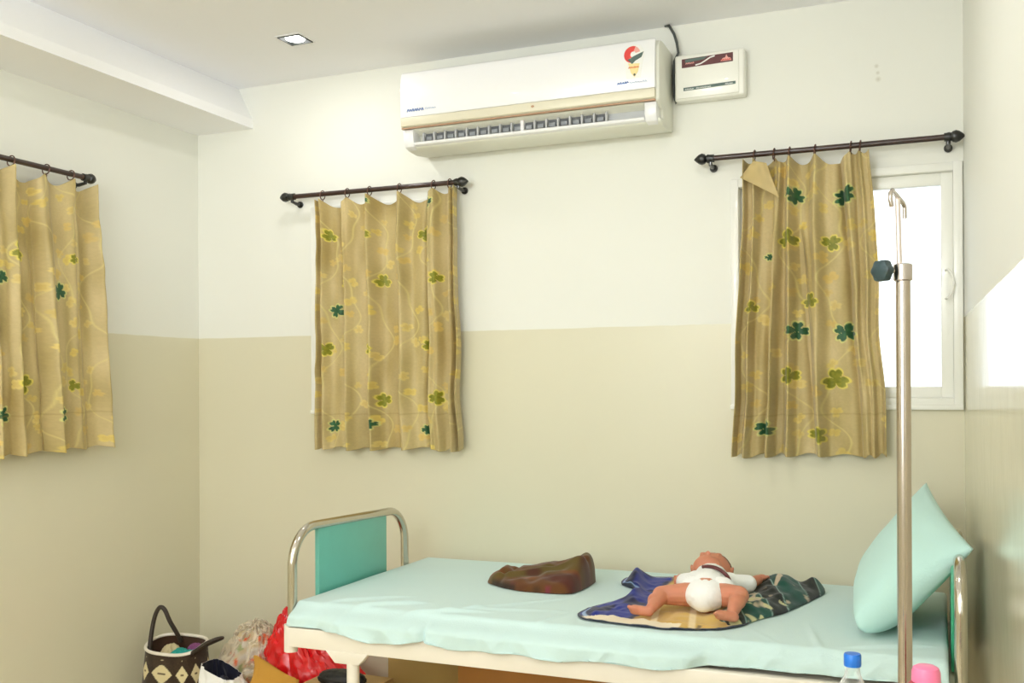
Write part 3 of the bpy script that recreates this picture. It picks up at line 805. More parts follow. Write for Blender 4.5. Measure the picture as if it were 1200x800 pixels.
# mattress wrapped in its sheet
def mattress():
    X0, X1, Y0, Y1, ZB, ZT = -1.800, .008, 2.592, 3.440, .560, .627
    nu, nv = 420, 260
    # unfolded: a-> along the bed, b -> across, running down the sides
    a = np.linspace(-.07, (X1 - X0) + .07, nu)[None, :]; b = np.linspace(-.100, (Y1 - Y0) + .06, nv)[:, None]
    A, B = a + 0 * b, b + 0 * a
    LX_, LY_ = X1 - X0, Y1 - Y0
    def fold(q, L, r=.03):
        # arc-length roll over a rounded edge
        out = np.clip(q, r * .5, L - r * .5)
        dn = np.maximum(r * .5 - q, q - (L - r * .5)); dn = np.maximum(dn, 0)
        ang = np.minimum(dn / r, PI / 2)
        off = r * np.sin(ang); dz = r * (1 - np.cos(ang)) + np.maximum(dn - r * PI / 2, 0)
        sgn = np.where(q < L / 2, -1, 1)
        return out + sgn * off, dz
    x, dzx = fold(A, LX_, .012); y, dzy = fold(B, LY_, .016)
    # hem height along the near side, as the sheet is tucked
    hx = np.array([-1.80, -1.70, -1.62, -1.51, -1.44, -1.34, -1.26, -1.08, -.93, -.84, -.65, -.54, -.44, -.27, .02])
    hz = np.array([.562, .562, .560, .541, .545, .561, .545, .553, .546, .557, .553, .566, .569, .570, .571])
    hem = np.interp(X0 + A, hx, hz)
    z = ZT - dzx - dzy
    near = (B < .1)
    drop = np.maximum(dzy, dzx)
    z = np.where(near & (dzy > .012), np.maximum(z, hem), z)
    z = np.maximum(z, .541)
    side = sm(dzy, 0, .03) * near
    # overhang in front of the rail where the sheet is loose
    y = y - side * (.016 + .046 * sm(.562 - hem, -.004, .004)) * sm(dzy, 0, .045)
    rid = 1 - 2 * np.abs(vnoise(A * 9 + B * 9, B * 3 + 2, 17)); rid2 = 1 - 2 * np.abs(vnoise(A * 17 - B * 14, B * 4, 18))
    y = y - side * near * (.007 * rid + .004 * rid2) * sm(dzy, .002, .02)
    # wrinkles on the top
    w = .0022 * vnoise(A * 5, B * 7, 1) + .0012 * vnoise(A * 13 + B * 6, B * 11, 2)
    def ridge(x0, y0, x1, y1, wd, amp):
        nonlocal w
        px, py = X0 + A, Y0 + B
        dx, dy = x1 - x0, y1 - y0; L = math.hypot(dx, dy)
        t = ((px - x0) * dx + (py - y0) * dy) / L ** 2; d = ((px - x0) * dy - (py - y0) * dx) / L
        w = w + 1.5 * amp * np.exp(-(d / wd) ** 2) * sm(t, -.15, .25) * (1 - sm(t, .75, 1.15))
    for r in ((-1.70, 2.60, -1.50, 2.78, .012, .006), (-1.60, 2.58, -1.42, 2.70, .010, .007), (-1.33, 2.60, -1.02, 2.95, .012, .006), (-1.45, 2.57, -1.2, 2.66, .010, .006),
              (-1.02, 2.58, -.92, 2.9, .010, .005), (-1.28, 2.68, -.98, 2.74, .014, .004), (-.75, 2.57, -.66, 2.72, .010, .006), (-.60, 2.72, -.49, 2.57, .010, .006),
              (-.52, 2.8, -.36, 2.57, .010, .005), (-.35, 2.9, -.27, 2.57, .010, .004), (-.9, 2.58, -.72, 2.62, .012, .006), (-.22, 2.62, -.02, 2.70, .010, .005),
              (-1.7, 3.1, -1.3, 3.3, .03, .003), (-1.2, 2.9, -.95, 3.3, .02, .003)): ridge(*r)
    w = w * (1 - .8 * sm(X0 + A, -1.02, -.97) * (1 - sm(X0 + A, -.36, -.30)) * sm(B, -.03, .015) * (B < .95))
    top = np.exp(-((dzx + dzy) / .03) ** 2)
    z = z + w * top * (.35 + .65 * np.exp(-(np.maximum(B - .05, 0) / .10) ** 2))
    y = y - w * 1.6 * side * (1 - top) - side * .004 * np.sin((X0 + A) * 34 + 3 * vnoise(A * 4, B * 0, 5))
    P = np.stack([X0 + x, Y0 + y, z], -1)
    P[..., 1] = np.minimum(P[..., 1], D - .004)
    # underside
    return P
root = thing('mattress', 'long bed mattress wrapped in a creased pale aqua sheet', 'mattress', (-.89, 3.0, .56))
obj('core', box(-1.768, -.004, 2.606, 3.425, .554, .612, bevel=.012), M['nappy'], root)
grid_mesh('bed_sheet', mattress(), None, M['sheet'], root, thick=.0015)

# ------------------------------------------------------------------ pillow
def pillow():
    n = 60
    nb, nt_ = Vector((-.196, 2.705, .655)), Vector((.072, 2.715, .872))     # near side: bottom, top
    fb, ft = Vector((-.205, 3.200, .665)), Vector((-.040, 3.260, .982))     # far side
    P = []
    rows = 2 * n
    X = np.linspace(-1, 1, n); 
    out = np.zeros((2, n, n, 3))
    for side in (0, 1):
        for i, v in enumerate(X):          # bottom -> top
            for j, u in enumerate(X):      # near -> far
                s = (u + 1) / 2; t = (v + 1) / 2
                p = (nb * (1 - s) + fb * s) * (1 - t) + (nt_ * (1 - s) + ft * s) * t
                c = nb + fb + nt_ + ft; c = c / 4
                # edges drawn in between the corners ("ears")
                pull = .055
                ku = (1 - v * v) * abs(u) ** 3; kv = (1 - u * u) * abs(v) ** 3
                p = p + (c - p) * (pull * 2.2 * (ku * .45 + kv * .5))
                nrm = (fb - nb).cross(nt_ - nb).normalized()           # towards the head end
                th = (max(0, 1 - u ** 2) ** (.42 if v > 0 else .42 + .10 * v)) * (max(0, 1 - v ** 2) ** (.42 if v > 0 else .32))
                th *= .080 * (1 + .25 * (-v))
                wr = .004 * noise.noise(Vector((u * 2.2, v * 2.2, side * 5))) * (1 - u ** 4) * (1 - v ** 4) + .004 * math.sin(6 * (u + v)) * abs(u * v) * (1 - u * u) * (1 - v * v)
                d = nrm * (th + wr) * (1 if side else -1)
                out[side, i, j] = p + d
    return out
pw = pillow()
full = np.concatenate([pw[0], pw[1][:, ::-1]], axis=1)     # wraps round near/far edges
full[..., 2] = np.maximum(full[..., 2], .6285)
pil = thing('pillow', 'pale aqua pillow standing tilted against the head of the bed', 'pillow', (-.10, 2.96, .608))
me_o = grid_mesh('pillowcase', full, None, M['pillow'], pil, closed_u=True)
bmq = bmesh.new(); bmq.from_mesh(me_o.data)
bmesh.ops.remove_doubles(bmq, verts=bmq.verts, dist=.0006)
bmesh.ops.holes_fill(bmq, edges=[e for e in bmq.edges if e.is_boundary], sides=0)
bmesh.ops.recalc_face_normals(bmq, faces=bmq.faces); bmq.to_mesh(me_o.data); bmq.free()

# ------------------------------------------------------------------ cloths on the bed
def heap(name, outline, height, colour, m, parent=None, nr=70, nt_=200, base=.612, center=None, top_shift=None, seed=0):
    """rumpled cloth lying on the bed: outline = list of (x, y) points, height(x, y, rho, th) -> m"""
    O = np.array(outline, float); n = len(O)
    c = O.mean(0) if center is None else np.array(center)
    # resample the closed outline smoothly
    k = np.linspace(0, n, nt_, endpoint=False); i0 = np.floor(k).astype(int) % n; f = (k % 1)[:, None]
    p0, p1, p2, p3 = O[(i0 - 1) % n], O[i0], O[(i0 + 1) % n], O[(i0 + 2) % n]
    T5 = .35
    m1, m2 = (p2 - p0) * T5, (p3 - p1) * T5
    ed = (2 * f ** 3 - 3 * f ** 2 + 1) * p1 + (f ** 3 - 2 * f ** 2 + f) * m1 + (-2 * f ** 3 + 3 * f ** 2) * p2 + (f ** 3 - f ** 2) * m2
    rho = np.linspace(0.004, 1, nr)[:, None, None]
    XY = c + (ed - c)[None] * rho
    X, Y = XY[..., 0], XY[..., 1]; R = np.broadcast_to(rho[..., 0], X.shape)
    Z = base + .0035 + height(X, Y, R)
    rim = np.concatenate([XY[-1:] * 1.0, c + (ed - c)[None] * .985], 0)
    P = np.concatenate([np.stack([X, Y, Z], -1),
                        np.stack([rim[0, :, 0], rim[0, :, 1], np.full(nt_, base + .0015)], -1)[None],
                        np.stack([rim[1, :, 0], rim[1, :, 1], np.full(nt_, base + .0004)], -1)[None]], 0)
    col = colour(P[..., 0], P[..., 1], np.concatenate([R, R[-2:]], 0), P[..., 2])
    return grid_mesh(name, P, col, m, parent, closed_u=True)

# navy, cream and yellow printed wrap under the baby
ZM = .609
def wrap_h(X, Y, R):
    e = 1 - sm(R, .82, 1.0)
    h = .006 * e + .004 * vnoise(X * 22, Y * 16, 3) * e + .003 * vnoise(X * 55, Y * 40, 4)
    h += .022 * np.exp(-((X + .935) / .03) ** 2 - ((Y - 3.30) / .10) ** 2)        # rolled far corner
    h += .020 * np.exp(-((X + .86 + .25 * (Y - 3.0)) / .022) ** 2) * sm(Y, 2.9, 3.05) * e
    return np.maximum(h, 0)
def wrap_c(X, Y, R, Z):
    col = np.zeros(X.shape + (3,)) + lin(212, 178, 96)
    col = mixc(col, lin(190, 146, 66), .5 + .5 * vnoise(X * 26, Y * 14, 8))
    col = mixc(col, lin(232, 214, 170), .8 * sm(np.sin(X * 60 + Y * 12), .75, .95) * (Y < 2.95))
    nv_ = sm(-X - .795 - .10 * np.clip(Y - 2.9, 0, 1) - .02 * vnoise(X * 10, Y * 14, 2), -.006, .006)
    col = mixc(col, lin(18, 36, 128), nv_)
    col = mixc(col, lin(14, 20, 60), nv_ * sm(vnoise(X * 30, Y * 20, 6), 0, .5))
    col = mixc(col, lin(150, 176, 210), .9 * nv_ * sm(R, .90, .92) * (1 - sm(R, .945, .955)))
    cream = (Y < 2.772 + .012 * np.sin(X * 20)) & (X < -.66)
    col = mixc(col, lin(226, 212, 184), cream * 1.0)
    col = mixc(col, lin(34, 44, 60), 1.0 * sm(R, .965, .975))
    col = mixc(col, lin(70, 60, 40), .8 * sm(np.sin(X * 90), .8, .95) * (Y < 2.77) * (X > -.66))
    return col
wrap_outline = [(-.925, 2.742), (-.80, 2.722), (-.73, 2.714), (-.70, 2.712), (-.66, 2.722), (-.60, 2.74), (-.555, 2.765), (-.50, 2.85), (-.50, 3.05), (-.52, 3.30), (-.62, 3.42),
                (-.82, 3.44), (-.93, 3.41), (-.985, 3.36), (-.975, 3.26), (-.90, 3.18), (-.90, 3.05), (-.955, 2.90), (-.965, 2.80)]
o = heap('baby_wrap', wrap_outline, wrap_h, wrap_c, M['cloth'], base=ZM, nr=110, nt_=320)
tag(o, 'navy and yellow printed cloth spread under the baby', 'cloth')

# green and black patterned shawl in a heap right of the baby
def shawl_h(X, Y, R):
    e = np.sqrt(np.clip(1 - R ** 2, 0, 1))
    h = .030 * e ** .8
    h += .034 * np.exp(-((X + .475) / .06) ** 2 - ((Y - 3.30) / .10) ** 2)
    h += .034 * np.exp(-((X + .385) / .028) ** 2 - ((Y - 3.38) / .05) ** 2)
    h *= e ** .5
    h += (.008 * vnoise(X * 20 + Y * 10, Y * 14, 21) + .004 * vnoise(X * 44, Y * 40, 22)) * e
    h += .010 * e * np.exp(-((X + .50 - .5 * (Y - 3.0)) / .018) ** 2)
    return np.maximum(h, 0)
def shawl_c(X, Y, R, Z):
    col = np.zeros(X.shape + (3,)) + lin(18, 72, 62)
    col = mixc(col, lin(16, 54, 48), .6 * sm(vnoise(X * 30, Y * 20, 31), -.2, .4))
    u = X * .8 + Y * .35; v = Y * .8 - X * .5
    blk = sm(np.sin(u * 46 + .5), .25, .4)
    col = mixc(col, lin(22, 24, 22), .95 * blk)
    col = mixc(col, lin(150, 178, 168), .9 * np.exp(-((np.sin(u * 46 + .5) - .32) / .07) ** 2))
    fl = sm(vnoise(X * 42, Y * 30, 35), .60, .75)
    col = mixc(col, lin(196, 176, 150), .9 * fl * (1 - .5 * blk))
    col = mixc(col, lin(206, 200, 150), .9 * sm(vnoise(X * 36, Y * 28, 38), .4, .55) * (Y < 3.08))
    return col
shawl_outline = [(-.548, 2.800), (-.515, 2.83), (-.475, 2.93), (-.430, 3.02), (-.392, 3.16), (-.352, 3.34), (-.360, 3.40), (-.40, 3.43), (-.46, 3.44), (-.54, 3.43), (-.565, 3.36), (-.57, 3.2), (-.585, 3.05), (-.60, 2.95), (-.59, 2.86)]
o = heap('shawl', shawl_outline, shawl_h, shawl_c, M['cloth'], base=ZM, nr=110, nt_=300)
tag(o, 'rumpled dark green and black patterned shawl at the baby\'s side', 'shawl')

# brown garment folded on the bed
def brown_h(X, Y, R):
    e = np.clip(1 - R ** 10, 0, 1) ** .5
    q = np.clip((X + 1.42) / .33, 0, 1)
    back = sm(Y, 3.06, 3.22)
    h = e * (.020 + .018 * q) + e * back * (.010 + .022 * q + .048 * q ** 6)
    h += e * .010 * np.exp(-((Y - 3.11 - .08 * q) / .015) ** 2) + e * .006 * vnoise(X * 26, Y * 40, 41)
    h -= e * .020 * np.exp(-((Y - 3.150 - .07 * q) / .013) ** 2)
    h += e * .014 * np.exp(-((X + 1.375) / .015) ** 2 - ((Y - 3.2) / .05) ** 2) - e * .010 * np.exp(-((X + 1.345) / .012) ** 2)
    return np.maximum(h, 0)
def brown_c(X, Y, R, Z):
    col = np.zeros(X.shape + (3,)) + lin(94, 58, 28)
    col = mixc(col, lin(122, 72, 34), .7 * sm(vnoise(X * 16, Y * 30, 51), 0, .6))
    col = mixc(col, lin(84, 74, 30), .8 * sm(vnoise(X * 9, Y * 40, 52), .0, .5))
    col = mixc(col, lin(70, 26, 24), .8 * sm(vnoise(X * 12 + 4, Y * 22, 53), .1, .5))
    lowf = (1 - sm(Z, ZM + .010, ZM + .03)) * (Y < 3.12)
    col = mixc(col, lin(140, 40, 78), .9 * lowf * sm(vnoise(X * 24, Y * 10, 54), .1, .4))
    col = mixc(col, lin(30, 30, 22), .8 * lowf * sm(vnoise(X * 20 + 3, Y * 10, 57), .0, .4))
    return col
brown_outline = [(-1.408, 3.135), (-1.33, 3.075), (-1.25, 3.045), (-1.16, 3.045), (-1.095, 3.07), (-1.080, 3.16), (-1.085, 3.28), (-1.13, 3.33), (-1.22, 3.31), (-1.31, 3.28), (-1.38, 3.27), (-1.425, 3.22)]
o = heap('folded_garment', brown_outline, brown_h, brown_c, M['cloth'], base=ZM, nr=90, nt_=260)
tag(o, 'brown and maroon garment bunched up on the bed left of the baby', 'garment')

# ------------------------------------------------------------------ baby
def capsule(bm, a, b, ra, rb, seg=14, n=5):
    a, b = Vector(a), Vector(b); d = (b - a); L = d.length; d.normalize()
    pts, rs = [], []
    for k in range(n + 1):
        t = PI / 2 * k / n; pts.append(a - d * ra * math.cos(t)); rs.append(max(ra * math.sin(t), .0004))
    for k in range(1, 5): pts.append(a + d * L * k / 5); rs.append(ra + (rb - ra) * k / 5)
    for k in range(n + 1):
        t = PI / 2 * (1 - k / n); pts.append(b + d * rb * math.cos(t)); rs.append(max(rb * math.sin(t), .0004))
    add_tube(bm, pts, rs, seg)
def ellipsoid(bm, c, r, rot=(0, 0, 0), seg=24):
    from mathutils import Euler
    mtx = Matrix.Translation(c) @ Euler(rot).to_matrix().to_4x4() @ Matrix.Diagonal((r[0], r[1], r[2], 1))
    bmesh.ops.create_uvsphere(bm, u_segments=seg, v_segments=seg // 2 + 2, radius=1, matrix=mtx)
def remeshed(name, bm, voxel, m, parent, smooth_it=4, factor=.5):
    bmesh.ops.recalc_face_normals(bm, faces=bm.faces)
    me = bpy.data.meshes.new(name); bm.to_mesh(me); bm.free()
    o = bpy.data.objects.new(name, me); C.objects.link(o)
    r = o.modifiers.new('r', 'REMESH'); r.mode = 'VOXEL'; r.voxel_size = voxel; r.use_smooth_shade = True
    s = o.modifiers.new('s', 'SMOOTH'); s.iterations = smooth_it; s.factor = factor
    dg = bpy.context.evaluated_depsgraph_get(); dg.update()
    me2 = bpy.data.meshes.new_from_object(o.evaluated_get(dg)); me2.name = name
    bpy.data.objects.remove(o); bpy.data.meshes.remove(me)
    for p in me2.polygons: p.use_smooth = True
    me2.materials.clear()
    return link(name, me2, m, parent)

ZB = .622      # top of the wrap
person = thing('person', 'bare limbed baby in a white top and nappy lying on its back on the bed', 'person', (-.64, 3.02, ZB))
bm = bmesh.new()
# trunk
HD = Vector((-.676, 3.235, .676))
capsule(bm, (-.628, 2.925, ZB + .042), (-.650, 3.105, ZB + .044), .050, .053)
ellipsoid(bm, (-.640, 3.015, ZB + .050), (.058, .095, .044))
capsule(bm, (-.700, 3.135, ZB + .040), (-.600, 3.135, ZB + .038), .030, .030)       # shoulders
capsule(bm, (-.655, 3.15, ZB + .045), (-.668, 3.195, ZB + .050), .026, .026)        # neck
# head, thrown back a little and turned to the left
ellipsoid(bm, HD, (.060, .066, .058), (0, 0, .15))
ellipsoid(bm, HD + Vector((-.004, -.040, .018)), (.046, .036, .038))                # cheeks and jaw
ellipsoid(bm, HD + Vector((-.026, -.046, .030)), (.018, .018, .016))
ellipsoid(bm, HD + Vector((.020, -.048, .028)), (.018, .018, .016))
ellipsoid(bm, HD + Vector((-.004, -.062, .024)), (.013, .012, .011))                # chin
ellipsoid(bm, HD + Vector((-.005, -.030, .059)), (.007, .009, .010))                # nose
ellipsoid(bm, HD + Vector((-.005, -.034, .061)), (.010, .005, .006))
ellipsoid(bm, HD + Vector((-.005, -.049, .049)), (.012, .005, .005))                # lips
ellipsoid(bm, HD + Vector((-.005, -.055, .043)), (.010, .005, .005))
for s in (-1, 1):
    ellipsoid(bm, HD + Vector((s * .021 - .004, -.006, .050)), (.011, .008, .008))   # eyelids
    ellipsoid(bm, HD + Vector((s * .060, .004, .000)), (.006, .013, .018), (0, s * .3, 0))   # ears
    ellipsoid(bm, HD + Vector((s * .022 - .004, .006, .052)), (.013, .005, .006))    # brow
# arm on the right of the picture, stretched out to the side
capsule(bm, (-.598, 3.135, ZB + .038), (-.552, 3.165, ZB + .036), .023, .020)
capsule(bm, (-.552, 3.165, ZB + .036), (-.532, 3.215, ZB + .042), .019, .015)
# arm on the left of the picture, bent up beside the head
capsule(bm, (-.702, 3.135, ZB + .038), (-.760, 3.165, ZB + .028), .023, .019)
capsule(bm, (-.760, 3.165, ZB + .028), (-.775, 3.235, ZB + .026), .018, .014)
def hand(bm, w, d, nrm, s=1.0):
    """w wrist, d direction of the fingers, nrm back of the hand"""
    w, d, nrm = Vector(w), Vector(d).normalized(), Vector(nrm).normalized(); sd = d.cross(nrm).normalized()
    palm = w + d * .016
    ellipsoid(bm, palm, (.0155, .0155, .0095))
    for k, L in enumerate((.015, .018, .017, .013)):
        o_ = w + d * .026 + sd * (-.0108 + .0072 * k)
        p1 = o_ + d * L * .55 - nrm * .001; p2 = p1 + (d * .5 - nrm * .8).normalized() * L * .5
        capsule(bm, o_ - d * .006, p1, .0040, .0037, 8, 3); capsule(bm, p1, p2, .0037, .0033, 8, 3)
    t0 = w + d * .010 - sd * .012; t1 = t0 + (d * .7 - sd * .8).normalized() * .012; t2 = t1 + (d * .9 - nrm * .3).normalized() * .009
    capsule(bm, t0, t1, .0047, .0043, 8, 3); capsule(bm, t1, t2, .0043, .0036, 8, 3)
hand(bm, (-.530, 3.222, ZB + .044), (.35, .75, .10), (-.2, -.2, 1))
hand(bm, (-.776, 3.243, ZB + .026), (-.1, 1, .0), (0, 0, 1))
# legs: frog position, knees out
hipL, kneeL, ankL = (-.655, 2.935, ZB + .042), (-.748, 2.895, ZB + .040), (-.752, 2.800, ZB + .022)
hipR, kneeR, ankR = (-.600, 2.935, ZB + .044), (-.533, 2.905, ZB + .052), (-.535, 2.825, ZB + .024)
capsule(bm, hipL, kneeL, .037, .026); capsule(bm, kneeL, ankL, .025, .015)
ellipsoid(bm, (-.755, 2.855, ZB + .034), (.021, .030, .020))
capsule(bm, hipR, kneeR, .037, .028); capsule(bm, kneeR, ankR, .026, .016)
ellipsoid(bm, (-.531, 2.870, ZB + .042), (.023, .030, .021))
def foot(bm, heel, d, upv):
    heel, d, upv = Vector(heel), Vector(d).normalized(), Vector(upv).normalized(); sd = d.cross(upv).normalized()
    upv = sd.cross(d).normalized()
    capsule(bm, heel, heel + d * .040, .0135, .0135)
    capsule(bm, heel + d * .034 - sd * .007, heel + d * .044 - sd * .009, .0105, .0095)
    capsule(bm, heel + d * .034 + sd * .007, heel + d * .040 + sd * .009, .0105, .009)
    for k, (r, L) in enumerate(((.0058, .0165), (.0044, .015), (.0041, .0135), (.0038, .0115), (.0035, .0095))):
        o_ = heel + d * .046 + sd * (-.0145 + .0072 * k)
        capsule(bm, o_ - d * .004, o_ + d * L * .55 + upv * .002, r, r * .9, 8, 3)
foot(bm, (-.756, 2.790, ZB + .014), (-1, -.25, .12), (.0, .55, 1))
foot(bm, (-.528, 2.806, ZB + .015), (-.75, -.42, .16), (.5, .6, 1))
baby = remeshed('body', bm, .0022, M['skin'], person, 3)
# white top
bm = bmesh.new()
capsule(bm, (-.632, 2.962, ZB + .049), (-.650, 3.100, ZB + .048), .055, .056)
ellipsoid(bm, (-.640, 3.020, ZB + .054), (.062, .088, .048))
capsule(bm, (-.700, 3.132, ZB + .040), (-.604, 3.134, ZB + .040), .034, .034)
capsule(bm, (-.600, 3.134, ZB + .040), (-.553, 3.160, ZB + .038), .029, .027)
capsule(bm, (-.702, 3.134, ZB + .039), (-.742, 3.155, ZB + .032), .029, .027)
remeshed('top', bm, .003, M['nappy'], person, 4)
# nappy
bm = bmesh.new()
ellipsoid(bm, (-.628, 2.925, ZB + .044), (.060, .066, .046))
capsule(bm, (-.670, 2.955, ZB + .048), (-.590, 2.955, ZB + .050), .043, .043)
ellipsoid(bm, (-.628, 2.890, ZB + .036), (.036, .032, .034))
remeshed('nappy', bm, .003, M['nappy'], person, 4)
# dark band between top and nappy
bm = bmesh.new()
ptsb = []
for k in range(15):
    a = math.radians(8 + 104 * k / 14)
    ptsb.append((-.634 + .066 * math.cos(a), 2.985 + .040 * k / 14, ZB + .052 + .056 * math.sin(a)))
add_tube(bm, ptsb, .0055, 8); bmesh.ops.recalc_face_normals(bm, faces=bm.faces)
obj('dark_band', bm, M['maroon'], person)
# hair cap
bm = bmesh.new()
ellipsoid(bm, HD + Vector((0, .010, -.002)), (.0615, .060, .0585), (0, 0, .15))
for v in bm.verts: pass
bmesh.ops.delete(bm, geom=[v for v in bm.verts if (v.co.y - HD.y) * .9 - (v.co.z - HD.z) * .55 < -.016], context='VERTS')
obj('hair', bm, M['hair'], person)

SHIFT = {'baby_wrap': (.019, -.088, .0205), 'shawl': (.019, -.088, .0205), 'person': (.019, -.088, .0205), 'folded_garment': (.037, -.095, .0205)}
for nm, d in SHIFT.items(): bpy.data.objects[nm].location = Vector(bpy.data.objects[nm].location) + Vector(d)

# ------------------------------------------------------------------ drip stand
iv = thing('iv_stand', 'tall steel drip stand with a dark knob in front of the bed', 'stand', (-.066, 2.0, 0))
IX, IY = -.0625, 2.0
obj('outer_tube', tube([(IX, IY, .09), (IX, IY, 1.492)], .0128, 24), M['ivsteel'], iv)
obj('inner_rod', tube([(IX - .004, IY, 1.40), (IX - .0085, IY, 1.615)], .0048, 12), M['ivrod'], iv)
bm = bmesh.new()
add_tube(bm, [(-.0780, 1.925, 1.588), (-.0805, 1.921, 1.602), (-.0800, 1.922, 1.612), (-.0775, 1.930, 1.618), (-.0710, 2.0, 1.618), (-.0640, 2.075, 1.618), (-.0615, 2.083, 1.612), (-.0615, 2.085, 1.590)], .0042, 10)
bmesh.ops.recalc_face_normals(bm, faces=bm.faces)
obj('hook_bar', bm, M['ivsteel'], iv)
obj('collar', lathe([(.0130, 1.462), (.0165, 1.464), (.0165, 1.492), (.0130, 1.494)], (IX, IY, 0), 24), M['ivsteel'], iv)
kz = at(1034, 318, 1, IY).z; kx = at(1034, 318, 1, IY - .01).x
kd = Vector((kx, IY - .012, kz))
bm = bmesh.new(); add_tube(bm, [kd, Vector((IX, IY, kz))], .0045, 10)
bmesh.ops.recalc_face_normals(bm, faces=bm.faces); obj('knob_screw', bm, M['ivsteel'], iv)
bm = bmesh.new()
prof = [(.003, -.012), (.013, -.012), (.0192, -.008), (.020, 0), (.0192, .008), (.011, .012), (.008, .016), (.006, .017)]
add_lathe(bm, prof, (0, 0, 0), 48, 'X')
for v in bm.verts:
    a = math.atan2(v.co.z, v.co.y); r = math.hypot(v.co.y, v.co.z)
    if r > .012: f = 1 + .07 * math.cos(6 * a); v.co.y *= f; v.co.z *= f
bmesh.ops.rotate(bm, verts=bm.verts, cent=(0, 0, 0), matrix=Matrix.Rotation(math.radians(50), 3, 'Z'))
bmesh.ops.translate(bm, verts=bm.verts, vec=kd); bmesh.ops.recalc_face_normals(bm, faces=bm.faces)
obj('knob', bm, M['knob'], iv)
for k in range(4):
    a = PI / 4 + k * PI / 2
    bl = .22 if math.cos(a) < 0 else .14
    e_ = (IX + bl * math.cos(a), IY + bl * math.sin(a))
    bl_ = obj('base_leg', tube([(IX, IY, .12), (IX + .5 * (e_[0] - IX), IY + .5 * (e_[1] - IY), .085), (e_[0], e_[1], .055)], .011, 12), M['ivsteel'], iv)
    obj('castor', tube([(e_[0] - .010, e_[1], .0225), (e_[0] + .010, e_[1], .0225)], .022, 16), M['black'], bl_)

# ------------------------------------------------------------------ bottles on a bedside table just below the picture
tx0, tx1, ty0, ty1, tz = -.30, .085, 1.68, 1.93, .56
tb = thing('bedside_table', 'small brown bedside table in front of the bed, just under the bottles', 'table', (-.1, 1.80, 0))
obj('table_top', box(tx0, tx1, ty0, ty1, tz - .02, tz, bevel=.004), M['wood'], tb)
for x in (tx0 + .02, tx1 - .02):
    for y in (ty0 + .02, ty1 - .02):
        obj('leg', tube([(x, y, 0), (x, y, tz - .02)], .011, 12), M['ivsteel'], tb)
b1 = at(999, 772, 1, 1.80)
bx_, bz_ = b1.x, b1.z
bo = thing('water_bottle', 'clear plastic bottle with a bright blue screw cap', 'bottle', (bx_, 1.80, tz))
hh = bz_ - tz + .006
obj('bottle_body', lathe([(.026, .0006), (.030, .006), (.0305, hh * .30), (.029, hh * .33), (.0305, hh * .36), (.0305, hh - .085), (.024, hh - .055), (.013, hh - .032), (.0115, hh - .018), (.0115, hh - .004)], (bx_, 1.80, tz), 32), M['clear'], bo)
cp = bmesh.new()
add_lathe(cp, [(.0120, hh - .018), (.0136, hh - .0175), (.0140, hh - .014), (.0140, hh + .001), (.0128, hh + .0035), (.004, hh + .004)], (bx_, 1.80, tz), 40)
for v in cp.verts:
    a = math.atan2(v.co.y - 1.80, v.co.x - bx_)
    f = 1 + .02 * math.cos(20 * a); v.co.x = bx_ + (v.co.x - bx_) * f; v.co.y = 1.80 + (v.co.y - 1.80) * f
bmesh.ops.recalc_face_normals(cp, faces=cp.faces)
obj('cap', cp, M['bottle_blue'], bo)
b2 = at(1085, 779, 1, 1.80); hx2, hz2 = b2.x, b2.z - tz
bo = thing('drinks_bottle', 'red drinks bottle with a domed pink lid', 'bottle', (hx2, 1.80, tz))
obj('bottle_body', lathe([(.030, .0006), (.034, .006), (.034, hz2 - .075), (.033, hz2 - .050), (.028, hz2 - .032), (.0228, hz2 - .027), (.012, hz2 - .026)], (hx2, 1.80, tz), 36), M['bottle_red'], bo)
obj('lid', lathe([(.0215, hz2 - .0270), (.0228, hz2 - .026), (.0225, hz2 - .011), (.0200, hz2 - .004), (.014, hz2 - .0005), (.004, hz2)], (hx2, 1.80, tz), 36), M['bottle_pink'], bo)

